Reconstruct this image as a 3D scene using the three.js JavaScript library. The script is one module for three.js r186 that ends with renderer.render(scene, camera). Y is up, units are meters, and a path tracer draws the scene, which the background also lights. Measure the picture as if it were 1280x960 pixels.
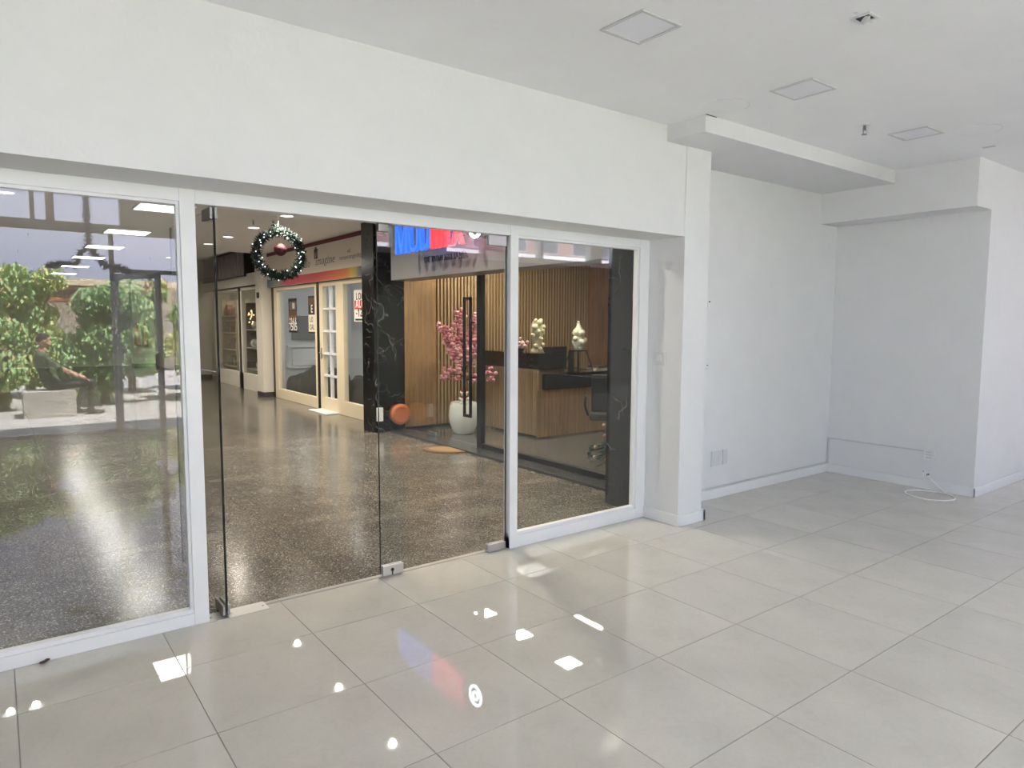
import * as THREE from 'three';
import { mergeGeometries } from 'three/addons/utils/BufferGeometryUtils.js';
import { RoundedBoxGeometry } from 'three/addons/geometries/RoundedBoxGeometry.js';
import { TextGeometry } from 'three/addons/geometries/TextGeometry.js';
import { FontLoader } from 'three/addons/loaders/FontLoader.js';
import { MarchingCubes } from 'three/addons/objects/MarchingCubes.js';
import { RectAreaLightUniformsLib } from 'three/addons/lights/RectAreaLightUniformsLib.js';

// ------------------------------------------------------------------ camera, sky, sun, exposure
const scene = new THREE.Scene();
const camera = new THREE.PerspectiveCamera(2 * Math.atan(480 / 857.5) * 180 / Math.PI, 4 / 3, 0.05, 400);
{
  const yaw = 37.087 * Math.PI / 180, pitch = -5.04 * Math.PI / 180, roll = 0.257 * Math.PI / 180;
  camera.position.set(0, 1.6, 3.843);
  camera.rotation.set(pitch, -yaw, roll, 'YXZ');
}
scene.add(camera);
const renderer = new THREE.WebGLRenderer({ antialias: true });
renderer.toneMapping = THREE.LinearToneMapping;
renderer.toneMappingExposure = 1.06;
renderer.shadowMap.enabled = true;
RectAreaLightUniformsLib.init();

const SUN = new THREE.Vector3(0.45, 1.6, -0.5).normalize();
{
  // hazy bright sky: pale at the horizon, bluer overhead, with soft thin cloud
  const W = 512, H = 256, d = new Float32Array(W * H * 4), w = (x, k) => Math.sin(x * k);
  for (let y = 0; y < H; y++) for (let x = 0; x < W; x++) {
    const e = Math.max(0, ((y + 0.5) / H - 0.5) * 2), a = x / W * Math.PI * 2, t = Math.pow(e, 0.55);
    const cl = 0.5 + 0.25 * w(a + 2 * e, 3) + 0.15 * w(a * 2 - 5 * e + 1.3, 4) + 0.1 * w(a + 14 * e, 9), c = 0.06 * cl, k = (y * W + x) * 4;
    d[k] = 0.94 + (0.61 - 0.94) * t + c; d[k + 1] = 0.945 + (0.735 - 0.945) * t + c; d[k + 2] = 1.22 + (1.2 - 1.22) * t + c * 0.8; d[k + 3] = 1;
  }
  const t = new THREE.DataTexture(d, W, H, THREE.RGBAFormat, THREE.FloatType); t.mapping = THREE.EquirectangularReflectionMapping; t.magFilter = t.minFilter = THREE.LinearFilter; t.needsUpdate = true;
  scene.background = t; scene.backgroundIntensity = 5.3;
}
const sun = new THREE.DirectionalLight(new THREE.Color(1, 0.92, 0.925), 70);
sun.position.copy(SUN.clone().multiplyScalar(60).add(new THREE.Vector3(3, 0, 5))); sun.target.position.set(3, 0, 5);
sun.castShadow = true; Object.assign(sun.shadow.camera, { left: -40, right: 40, top: 40, bottom: -40, near: 1, far: 160 });
scene.add(sun, sun.target);

// ------------------------------------------------------------------ helpers
let seed = 7;
const rnd = () => { seed = (seed * 1664525 + 1013904223) >>> 0; return seed / 4294967296; };
const rr = (a, b) => a + (b - a) * rnd();
const used = new Map();
function numbered(n) { const k = used.get(n) ?? 0; used.set(n, k + 1); return k ? `${n}_${String(k).padStart(3, '0')}` : n; }
const V = (x, y, z) => new THREE.Vector3(x, y, z);
function tag(o, label, category, group, kind) {
  if (label) o.userData.label = label;
  if (category) o.userData.category = category;
  if (group) o.userData.group = group;
  if (kind) o.userData.kind = kind;
  return o;
}
function mesh(name, geo, mat, parent = scene) {
  const g = Array.isArray(geo) ? mergeGeometries(geo.map((q) => (q.index ? q.toNonIndexed() : q))) : geo;
  const m = new THREE.Mesh(g, mat); m.name = parent === scene ? numbered(name) : name; m.castShadow = m.receiveShadow = true; parent.add(m); return m;
}
function thing(name, label, category, pos = [0, 0, 0], turn = 0, group) {
  const o = new THREE.Group(); o.name = numbered(name); o.position.set(...pos); o.rotation.y = turn; scene.add(o); return tag(o, label, category, group);
}
// box geometry by its corners, uv in metres
function metric(g) {
  const p = g.attributes.position, n = g.attributes.normal, uv = new Float32Array(p.count * 2);
  for (let i = 0; i < p.count; i++) {
    const ax = Math.abs(n.getX(i)), ay = Math.abs(n.getY(i)), az = Math.abs(n.getZ(i));
    if (ay >= ax && ay >= az) { uv[2 * i] = p.getX(i); uv[2 * i + 1] = p.getZ(i); }
    else if (ax >= az) { uv[2 * i] = p.getZ(i); uv[2 * i + 1] = p.getY(i); }
    else { uv[2 * i] = p.getX(i); uv[2 * i + 1] = p.getY(i); }
  }
  g.setAttribute('uv', new THREE.BufferAttribute(uv, 2)); return g;
}
function bx(x0, x1, y0, y1, z0, z1, r = 0) {
  const w = x1 - x0, h = y1 - y0, d = z1 - z0;
  const g = r ? new RoundedBoxGeometry(w, h, d, 2, r) : new THREE.BoxGeometry(w, h, d);
  g.translate((x0 + x1) / 2, (y0 + y1) / 2, (z0 + z1) / 2); return metric(g);
}
function cyl(r0, r1, a, b, seg = 16) {   // tapered cylinder from a (radius r0) to b (radius r1)
  const d = b.clone().sub(a), g = new THREE.CylinderGeometry(r1, r0, d.length(), seg);
  g.applyQuaternion(new THREE.Quaternion().setFromUnitVectors(V(0, 1, 0), d.clone().normalize()));
  return g.translate((a.x + b.x) / 2, (a.y + b.y) / 2, (a.z + b.z) / 2);
}
const sph = (r, x, y, z, w = 14, h = 10) => new THREE.SphereGeometry(r, w, h).translate(x, y, z);
const lathe = (pts, seg = 28) => new THREE.LatheGeometry(pts.map(([r, y]) => new THREE.Vector2(r, y)), seg);
const tube = (pts, r, seg = 40, closed = false) => new THREE.TubeGeometry(new THREE.CatmullRomCurve3(pts.map((q) => V(...q)), closed), seg, r, 7, closed);
function struct(name, geo, mat, label, parent = scene) { const m = mesh(name, geo, mat, parent); if (parent === scene) tag(m, label, null, null, 'structure'); return m; }
function sgroup(name, label) { const g = new THREE.Group(); g.name = name; scene.add(g); return tag(g, label, null, null, 'structure'); }

// textures computed from seeded noise
function hash(x, y, s) { let h = (x * 374761393 + y * 668265263 + s * 974634777) | 0; h = Math.imul(h ^ (h >>> 13), 1274126177); return ((h ^ (h >>> 16)) >>> 0) / 4294967296; }
function vnoise(x, y, per, s) {          // tiling value noise, period per
  const x0 = Math.floor(x), y0 = Math.floor(y), fx = x - x0, fy = y - y0, u = fx * fx * (3 - 2 * fx), v = fy * fy * (3 - 2 * fy);
  const m = (k) => ((k % per) + per) % per, a = hash(m(x0), m(y0), s), b = hash(m(x0 + 1), m(y0), s), c = hash(m(x0), m(y0 + 1), s), d = hash(m(x0 + 1), m(y0 + 1), s);
  return a + (b - a) * u + (c - a) * v + (a - b - c + d) * u * v;
}
const fbm = (u, v, per, s, oct = 4) => { let t = 0, a = 0.5, n = 0; for (let i = 0; i < oct; i++) { t += a * vnoise(u * per, v * per, per, s + i); n += a; a *= 0.5; per *= 2; } return t / n; };
function tex(size, f, srgb = true) {
  const d = new Uint8Array(size * size * 4);
  for (let y = 0; y < size; y++) for (let x = 0; x < size; x++) {
    const c = f(x / size, y / size, x, y), k = (y * size + x) * 4;
    for (let i = 0; i < 3; i++) d[k + i] = Math.max(0, Math.min(255, c[i] ?? c[0])); d[k + 3] = 255;
  }
  const t = new THREE.DataTexture(d, size, size); t.wrapS = t.wrapT = THREE.RepeatWrapping; t.magFilter = THREE.LinearFilter;
  t.minFilter = THREE.LinearMipmapLinearFilter; t.generateMipmaps = true; if (srgb) t.colorSpace = THREE.SRGBColorSpace; t.needsUpdate = true; return t;
}
const rep = (t, rx, ry = rx) => { const c = t.clone(); c.repeat.set(rx, ry); c.needsUpdate = true; return c; };
function canvas(w, h, draw) {
  const c = document.createElement('canvas'); c.width = w; c.height = h; draw(c.getContext('2d'), w, h);
  const t = new THREE.CanvasTexture(c); t.colorSpace = THREE.SRGBColorSpace; return t;
}
const std = (o) => new THREE.MeshStandardMaterial(o);
const phy = (o) => new THREE.MeshPhysicalMaterial(o);
const lin = (r, g, b) => new THREE.Color().setRGB(r, g, b);

const tPlaster = tex(512, (u, v) => { const n = fbm(u, v, 8, 3, 5) - 0.5, q = 238 + n * 6; return [q, q, q]; });
const tCeil = tex(256, (u, v) => { const q = 247 + (fbm(u, v, 8, 13, 5) - 0.5) * 5; return [q, q, q]; });
const tPlasterB = tex(512, (u, v) => { const n = fbm(u, v, 48, 9, 3); return [n * 255]; }, false);
const tTile = tex(512, (u, v) => {
  const w = fbm(u, v, 4, 21, 4), k = Math.abs(fbm(u + w * 0.15, v, 5, 31, 4) - 0.5), vein = Math.max(0, 1 - k * 26), s = (fbm(u, v, 96, 5, 2) - 0.5) * 9;
  const b = 211 + (w - 0.5) * 14 + s * 0.6 - vein * 3; return [b, b - 3, b - 13];
});
const tTerr = tex(1024, (u, v, x, y) => {
  const low = (fbm(u, v, 5, 41, 4) - 0.5) * 52; let b = 92 + low, w = 0;
  // chips: nearest of jittered cell centres at two sizes
  for (const [cells, s, keep] of [[190, 51, 0.62], [100, 61, 0.36]]) {
    const cx = Math.floor(u * cells), cy = Math.floor(v * cells);
    let best = 9, id = 0;
    for (let i = -1; i <= 1; i++) for (let j = -1; j <= 1; j++) {
      const gx = (cx + i + cells) % cells, gy = (cy + j + cells) % cells, h = hash(gx, gy, s);
      const px = cx + i + hash(gx, gy, s + 1), py = cy + j + hash(gx, gy, s + 2), d = Math.hypot(u * cells - px, (v * cells - py) * (0.7 + h * 0.6));
      if (d < best) { best = d; id = h; }
    }
    if (id < keep && best < 0.28 + 0.22 * id / keep) { const t = hash(Math.floor(id * 9999), 3, s); b = t < 0.45 ? 128 + t * 100 : t < 0.72 ? 108 : 58; w = 1; }
  }
  if (w) b += low * 0.7; return [b * 1.05, b * 1.01, b * 0.93];
});
const tMarble = tex(1024, (u, v) => {
  const a = fbm(u, v, 4, 71, 4) - 0.5, b2 = fbm(u, v, 6, 77, 4) - 0.5, line = (p, w) => { const q = Math.abs(((p % 1) + 1.5) % 1 - 0.5); return Math.max(0, 1 - q / w); };
  const m = Math.max(0, fbm(u, v, 6, 101, 3) - 0.46) * 4, m2 = Math.max(0, fbm(u, v, 8, 151, 3) - 0.5) * 4;
  const q = line(u * 3 + v * 2 + a * 2.2, 0.035) * m * 1.5 + line(u * 2 - v * 3 + b2 * 2.0, 0.028) * m2 * 1.6 + line(u * 5 + v * 6 + (a + b2) * 2.4, 0.05) * m2 * 0.9;
  const b = 27 + (fbm(u, v, 10, 71, 4) - 0.5) * 18 + Math.min(1, q) * 90; return [b, b * 1.02, b * 1.04];
});
const tWood = tex(512, (u, v) => {
  const wv = fbm(u, v, 3, 111, 3), g = fbm(u * 1, v * 0.05 + wv * 0.05, 64, 121, 3), f = fbm(u, v * 0.03, 128, 131, 2), b = 0.8 + (g - 0.5) * 0.26 + (f - 0.5) * 0.16 + (wv - 0.5) * 0.16;
  return [196 * b, 158 * b, 116 * b];
});
const tPave = tex(256, (u, v) => { const b = 182 + (fbm(u, v, 16, 141, 4) - 0.5) * 60; return [b, b * 0.98, b * 0.94]; });

const M = {
  wall: std({ map: rep(tPlaster, 0.7), bumpMap: rep(tPlasterB, 1.3), bumpScale: 0.0006, roughness: 0.62, color: lin(0.9, 0.9, 0.9) }),
  ceil: std({ map: rep(tCeil, 0.5), roughness: 0.85 }),
  trim: std({ color: lin(0.82, 0.82, 0.82), roughness: 0.4 }),
  frame: std({ color: lin(0.84, 0.84, 0.85), roughness: 0.32 }),
  grout: std({ color: lin(0.34, 0.325, 0.3), roughness: 0.8 }),
  tiles: [0, 1, 2, 3].map((i) => { const t = rep(tTile, 1.1); t.offset.set(i * 0.27, i * 0.61); return phy({ map: t, roughness: 0.015, color: lin(...[[0.93, 0.925, 0.92], [0.915, 0.91, 0.905], [0.945, 0.94, 0.93], [0.92, 0.915, 0.915]][i]), ior: 1.5 }); }),
  terr: [0, 1, 2].map((i) => { const t = rep(tTerr, 0.8); t.offset.set(i * 0.37, i * 0.23); return std({ map: t, roughness: 0.17, color: lin(...[[1, 1, 1], [0.93, 0.93, 0.93], [1.0, 0.97, 0.95]][i]) }); }),
  terrGap: std({ color: lin(0.05, 0.045, 0.04), roughness: 0.8 }),
  marble: std({ map: rep(tMarble, 0.55), roughness: 0.18, color: lin(0.8, 0.8, 0.8) }),
  wood: std({ map: rep(tWood, 0.9), roughness: 0.42, color: lin(0.92, 0.86, 0.74) }),
  woodPink: std({ map: rep(tWood, 0.9), roughness: 0.35, color: lin(0.95, 0.7, 0.58) }),
  slat: [lin(0.36, 0.24, 0.13), lin(0.41, 0.28, 0.155), lin(0.33, 0.215, 0.12)].map((c) => std({ color: c, roughness: 0.5 })),
  slatBack: std({ color: lin(0.2, 0.135, 0.08), roughness: 0.8 }),
  black: std({ color: lin(0.012, 0.012, 0.013), roughness: 0.35 }),
  blackGloss: std({ color: lin(0.012, 0.013, 0.014), roughness: 0.08 }),
  shopFloor: std({ color: lin(0.1, 0.098, 0.094), roughness: 0.13 }),
  cream: std({ color: lin(0.72, 0.62, 0.44), roughness: 0.5 }),
  creamWall: std({ map: rep(tPlaster, 0.6), color: lin(0.82, 0.76, 0.64), roughness: 0.75 }),
  corrCeil: std({ map: rep(tCeil, 0.5), color: lin(0.9, 0.88, 0.85), roughness: 0.9 }),
  whiteWall: std({ map: rep(tPlaster, 0.6), color: lin(0.8, 0.81, 0.82), roughness: 0.8 }),
  skirt: std({ color: lin(0.06, 0.055, 0.05), roughness: 0.4 }),
  fasciaGrey: std({ color: lin(0.24, 0.23, 0.225), roughness: 0.38, metalness: 0.2 }),
  fasciaCream: std({ color: lin(0.78, 0.72, 0.62), roughness: 0.6 }),
  steel: std({ color: lin(0.62, 0.62, 0.62), metalness: 1, roughness: 0.28 }),
  steelDark: std({ color: lin(0.3, 0.3, 0.3), metalness: 1, roughness: 0.3 }),
  plastic: std({ color: lin(0.78, 0.78, 0.77), roughness: 0.35 }),
  plasticGrey: std({ color: lin(0.58, 0.58, 0.58), roughness: 0.4 }),
  dark: std({ color: lin(0.03, 0.03, 0.03), roughness: 0.6 }),
  glass: phy({ transmission: 1, thickness: 0, roughness: 0, color: lin(0.97, 0.985, 0.98), ior: 1.5 }),
  glassEdge: phy({ color: lin(0.012, 0.022, 0.018), roughness: 0.45 }),
  glow: std({ color: 0x000000, emissive: lin(1, 0.95, 0.85), emissiveIntensity: 5 }),
  glowWhite: std({ color: 0x000000, emissive: lin(1, 0.98, 0.95), emissiveIntensity: 5 }),
};

// ------------------------------------------------------------------ the room shell
const CL = 3.061, HD = 2.27;                        // ceiling height, underside of the header over the glazing
const colX0 = 4.265, colX1 = 4.561, colZ = 0.388, wz = 0.38;
const XR = 7.241, ZF = 1.421, XH = 6.908, ROOM_R = 12.2, ROOM_L = -3, BACK = 7.49;

// floor: one mesh per tile over a grout bed
{
  const fl = sgroup('floor', 'glossy pale beige-grey porcelain tile floor of the empty shop');
  mesh('grout_bed', bx(ROOM_L, ROOM_R, -0.12, -0.0025, -0.06, BACK + 0.1), M.grout, fl);
  const S = 0.62, gx = 3.724, gz = 1.739, gap = 0.0022, cache = new Map();
  const xs = [], zs = [];
  for (let k = -20; k < 20; k++) { xs.push(gx + k * S); zs.push(gz + k * S); }
  const regions = [[ROOM_L, colX0, -0.055, BACK], [colX0, XR, 0.0, BACK], [XR, ROOM_R, ZF, BACK]];
  let n = 0;
  for (const z of zs) for (const x of xs) for (const [rx0, rx1, rz0, rz1] of regions) {
    const a = Math.max(x + gap, rx0), b = Math.min(x + S - gap, rx1), c = Math.max(z + gap, rz0), d = Math.min(z + S - gap, rz1);
    if (b - a < 0.015 || d - c < 0.015) continue;
    const key = [(b - a).toFixed(3), (d - c).toFixed(3)].join();
    if (!cache.has(key)) cache.set(key, metric(new THREE.BoxGeometry(b - a, 0.012, d - c)));
    const m = mesh('tile', cache.get(key), M.tiles[Math.floor(hash(Math.round(x * 10), Math.round(z * 10), 4) * 4)], fl);
    m.position.set((a + b) / 2, -0.006, (c + d) / 2); n++;
  }
}
struct('ceiling', [bx(ROOM_L, ROOM_R, CL, CL + 0.5, -0.06, 5.6), bx(ROOM_L, ROOM_R, 3.5, 3.6, 5.6, BACK + 0.2)], M.ceil, 'smooth white plasterboard ceiling of the empty shop');
struct('roof', bx(-6, 14.2, 3.66, 3.85, -27, BACK + 0.25), M.ceil, 'flat roof slab over the building');
struct('wall_front', bx(ROOM_L, colX0, HD, CL, -0.1, wz), M.wall, 'deep white wall band above the glass shopfront');
struct('wall_column', bx(colX0, colX1, 0, 2.943, -0.1, colZ, 0.004), M.wall, 'white square column beside the shopfront glass');
struct('wall_alcove', bx(colX1 - 0.01, XR + 0.01, 0, CL, -0.12, 0.0), M.wall, 'white rear wall of the shallow alcove');
struct('wall_right', [bx(XR, ROOM_R, 0, CL, -0.12, ZF), bx(XH, XR, 2.641, CL, 0, ZF)], M.wall, 'white wall block with overhanging header right of the alcove');
struct('ceiling_soffit', bx(4.043, XH + 0.01, 2.943, CL, -0.05, 0.72), M.wall, 'dropped white plasterboard soffit over the alcove');
// walls behind the photographer: glazing towards the trees, a run of high transom lights, and a glazed right side
struct('wall_left', bx(ROOM_L - 0.2, ROOM_L, 0, 3.7, -0.1, BACK + 0.2), M.wall, 'plain white side wall');
{
  const z0 = BACK, z1 = BACK + 0.18;
  struct('wall_back', [bx(ROOM_L, 2.35, 2.88, 2.97, z0, z1), bx(2.35, ROOM_R, 2.86, 2.97, z0, z1),
    bx(ROOM_L, ROOM_R, 3.42, 3.7, z0, z1), ...[[-3, -2.6], [-0.9, -0.75], [0.48, 0.53], [0.66, 0.75], [1.54, 5.45], [5.85, 7.0], [7.85, 8.6], [9.3, 9.38], [10.75, 11.1], [11.5, 12.2]].map(([a, b]) => bx(a, b, 2.94, 3.44, z0, z1))],
  M.wall, 'white rear wall with a band of high transom windows');
  struct('wall_back_darkened', [bx(5.3, ROOM_R, 0, 2.86, z0, z1), bx(2.35, 5.3, 0, 0.1, z0, z1)], std({ color: lin(0.09, 0.09, 0.09), roughness: 0.7 }), 'unseen lower rear wall, toned dark to keep the glass reflections dark');  // dark tone put on this unseen wall so the shopfront panes reflect little
}
struct('wall_side', [bx(ROOM_R, ROOM_R + 0.2, 0, 0.12, ZF - 1.5, BACK + 0.18), bx(ROOM_R, ROOM_R + 0.2, 2.6, 3.7, ZF - 1.5, BACK + 0.18), bx(ROOM_R, ROOM_R + 0.2, 0, 3.7, -0.12, 4.2), bx(ROOM_R, ROOM_R + 0.2, 0, 3.7, 6.9, BACK + 0.18)], M.wall, 'white side wall around the street windows');

// baseboards
const bb = (x0, x1, z0, z1, h = 0.09) => bx(x0, x1, 0, h, z0, z1, 0.004);
struct('baseboard_column', [bb(colX0 - 0.012, colX1 + 0.03, colZ, colZ + 0.018), bb(colX0 - 0.014, colX0, 0.03, colZ + 0.018), bb(colX1, colX1 + 0.03, 0, colZ + 0.018)], M.trim, 'white baseboard wrapped round the column foot');
struct('baseboard_alcove', bb(colX1, XR, 0, 0.016), M.trim, 'white baseboard along the alcove rear wall');
struct('baseboard_right', [bb(XR - 0.016, XR, 0.02, ZF + 0.016), bb(XR - 0.016, ROOM_R, ZF, ZF + 0.016)], M.trim, 'white baseboard round the right wall corner');

// ------------------------------------------------------------------ glazed shopfront
function pane(parent, x0, x1, y0, y1, z = 0, t = 0.008) { return mesh('glass', new THREE.BoxGeometry(x1 - x0, y1 - y0, t).translate((x0 + x1) / 2, (y0 + y1) / 2, z), M.glass, parent); }
function glazedFrame(name, label, x0, x1, rail, head, stL, stR) {
  const g = sgroup(name, label), d = 0.035;
  mesh('bottom_rail', [bx(x0, x1, 0, rail - 0.022, -d, d, 0.003), bx(x0, x1, rail - 0.022, rail, -d + 0.012, d - 0.012, 0.002)], M.frame, g);
  mesh('top_rail', [bx(x0, x1, head, HD, -d, d, 0.003), bx(x0, x1, head - 0.015, head, -d + 0.014, d - 0.014)], M.frame, g);
  mesh('stile', [bx(x0, x0 + stL, 0, HD, -d - 0.002, d + 0.002, 0.003), bx(x0 + stL, x0 + stL + 0.014, rail, head, -0.02, 0.02)], M.frame, g);
  mesh('stile', [bx(x1 - stR, x1, 0, HD, -d - 0.002, d + 0.002, 0.003), bx(x1 - stR - 0.014, x1 - stR, rail, head, -0.02, 0.02)], M.frame, g);
  pane(g, x0 + stL + 0.004, x1 - stR - 0.004, rail - 0.005, head + 0.005);
  return g;
}
glazedFrame('window_1', 'large fixed shopfront pane in a white frame, left of the open door', ROOM_L, 0.853, 0.085, 2.205, 0.08, 0.074);
glazedFrame('window_2', 'fixed shopfront pane in a white frame beside the column', 2.862, colX0, 0.108, 2.205, 0.066, 0.108);
struct('trim_1', bx(0.853, 2.862, 2.2, HD, -0.035, 0.035, 0.003), M.frame, 'white frame head over the glass doors');

function doorLeaf(name, label, w, place) {      // hinge at local x = 0, leaf runs along +x
  const g = sgroup(name, label);
  mesh('glass', new THREE.BoxGeometry(w, 2.165, 0.01).translate(w / 2, 0.025 + 2.165 / 2, 0), M.glass, g);
  mesh('glass_edge', [bx(-0.0035, 0, 0.025, 2.19, -0.005, 0.005), bx(w, w + 0.0035, 0.025, 2.19, -0.005, 0.005)], M.glassEdge, g);
  const patch = (x0, x1, y0, y1, mat) => mesh('patch_fitting', [bx(x0, x1, y0, y1, 0.005, 0.019, 0.003), bx(x0, x1, y0, y1, -0.019, -0.005, 0.003)], mat, g);
  place(g, patch); return g;
}
doorLeaf('door_1', 'frameless glass door leaf swung open into the corridor', 0.98, (g, patch) => {
  patch(0, 0.16, 0.006, 0.06, M.steelDark); patch(0, 0.16, 2.135, 2.195, M.steelDark);
  mesh('pivot', cyl(0.012, 0.012, V(0.05, 0, 0), V(0.05, 0.03, 0)), M.steelDark, g);
  mesh('edge_strip', bx(-0.008, -0.004, 0.03, 2.14, -0.005, 0.005), std({ color: lin(0.006, 0.006, 0.006), roughness: 0.75 }), g);
  g.position.set(0.945, 0, 0.02); g.rotation.y = Math.PI / 2 + 0.02;
});
doorLeaf('door_2', 'closed frameless glass door leaf with steel patch fittings', 0.972, (g, patch) => {
  patch(0.008, 0.16, 0.004, 0.058, M.steel); patch(0.008, 0.155, 2.125, 2.195, M.steel);
  const lock = patch(0.82, 0.965, 0.012, 0.075, M.steel);
  mesh('lock_cylinder', [cyl(0.011, 0.011, V(0.9, 0.045, -0.022), V(0.9, 0.045, -0.019)), bx(0.896, 0.904, 0.012, 0.05, -0.0225, -0.019)], M.black, g);
  mesh('patch_fitting', [bx(0.9, 0.968, 2.15, 2.195, -0.019, 0.019, 0.003)], M.steelDark, g);
  g.position.set(2.848, 0, 0.0); g.rotation.y = Math.PI;
});
{
  const plates = [[0.848, 0.945, -0.06, 0.055], [0.95, 1.165, -0.062, 0.058]];
  for (const [i, [a, b, c, d]] of plates.entries()) {
    const t = thing('floor_spring_cover', ['small steel floor pivot plate against the white door post', 'long brushed steel floor spring cover in the doorway'][i], 'floor plate', [0, 0, 0]);
    mesh('plate', bx(a, b, 0.0005, 0.004, c, d, 0.001), M.steel, t);
    for (const q of [0.02, b - a - 0.02]) mesh('screw', cyl(0.006, 0.006, V(a + q, 0.004, 0), V(a + q, 0.006, 0), 10), M.steelDark, t);
  }
  struct('trim_2', bx(1.17, 2.862, 0.0, 0.003, -0.02, -0.005), M.grout, 'thin dark line of the door threshold');
}

// ------------------------------------------------------------------ fittings on the white walls
function ceilingPanel(x, z, label, S = 0.287) {
  const t = thing('ceiling_light_panel', label, 'ceiling light', [x, CL, z], 0, 'square panel lights in the white ceiling');
  const h = S / 2, f = 0.018;
  mesh('frame', [bx(-h, h, -0.008, 0, -h, -h + f, 0.002), bx(-h, h, -0.008, 0, h - f, h, 0.002), bx(-h, -h + f, -0.008, 0, -h + f, h - f, 0.002), bx(h - f, h, -0.008, 0, -h + f, h - f, 0.002)], std({ color: lin(0.6, 0.6, 0.6), roughness: 0.45 }), t);
  mesh('diffuser', bx(-h + f, h - f, -0.003, 0, -h + f, h - f), std({ color: lin(0.85, 0.85, 0.89), roughness: 0.3 }), t);
}
ceilingPanel(2.63, 1.405, 'unlit square ceiling light panel just inside the shopfront, beyond the header');
ceilingPanel(4.1, 1.41, 'unlit square ceiling light panel in front of the dropped soffit');
ceilingPanel(5.7, 1.4, 'unlit square ceiling light panel beside the sprinkler near the alcove');
{
  const t = thing('recessed_spotlight', 'small square recessed spotlight with a dark tilted lamp', 'spotlight', [3.395, CL, 2.13]);
  mesh('frame', [bx(-0.05, 0.05, -0.006, 0, -0.05, -0.034, 0.002), bx(-0.05, 0.05, -0.006, 0, 0.034, 0.05, 0.002), bx(-0.05, -0.034, -0.006, 0, -0.034, 0.034, 0.002), bx(0.034, 0.05, -0.006, 0, -0.034, 0.034, 0.002)], M.plastic, t);
  mesh('housing', bx(-0.034, 0.034, -0.0015, 0, -0.034, 0.034), M.dark, t);
  mesh('lamp', cyl(0.024, 0.026, V(0.004, -0.001, 0), V(0.008, -0.012, 0.008)), M.plasticGrey, t);
  for (const [a, b] of [[-0.09, -0.05], [0.05, 0.075]]) mesh('mounting_clip', bx(a, b, -0.004, 0, -0.008, 0.008, 0.001), M.plastic, t);
}
function sprinkler(x, y, z, label, mat = M.steelDark) {
  const t = thing('fire_sprinkler', label, 'sprinkler', [x, y, z]);
  mesh('escutcheon', lathe([[0.001, -0.012], [0.02, -0.01], [0.034, 0]], 16), M.plastic, t);
  mesh('body', [cyl(0.009, 0.012, V(0, 0, 0), V(0, -0.05, 0)), cyl(0.011, 0.007, V(0, -0.05, 0), V(0, -0.07, 0))], mat, t);
  mesh('deflector', cyl(0.019, 0.019, V(0, -0.074, 0), V(0, -0.077, 0)), mat, t);
}
sprinkler(5.15, CL, 1.28, 'small pendant fire sprinkler in the white ceiling near the alcove');
function cover(x, z, r, label) {
  const t = thing('ceiling_cover', label, 'cover plate', [x, CL, z]);
  mesh('disc', lathe([[0.001, -0.0035], [r - 0.004, -0.0035], [r, -0.001], [r, 0]], 48), M.ceil, t);
  mesh('rim_gap', new THREE.TorusGeometry(r + 0.002, 0.0016, 6, 48, 2.4).rotateX(Math.PI / 2).rotateY(-0.4).translate(0, -0.001, 0), M.plasticGrey, t);
}
cover(4.0, 0.9, 0.16, 'round white patched cover disc in front of the soffit corner');
cover(5.97, 1.71, 0.16, 'round white patched cover disc beside the farthest light panel');
tag(mesh('ceiling_slot', bx(6.575, 6.62, CL - 0.003, CL, 1.545, 1.635, 0.001), M.plasticGrey), 'tiny grey slot plate on the ceiling near the right wall corner', 'cover plate');
tag(mesh('ceiling_slot', [bx(4.046, 4.16, CL - 0.004, CL - 0.0005, 0.72, 0.727)], M.dark), 'thin dark crack along the ceiling at the soffit corner', 'crack');

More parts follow.
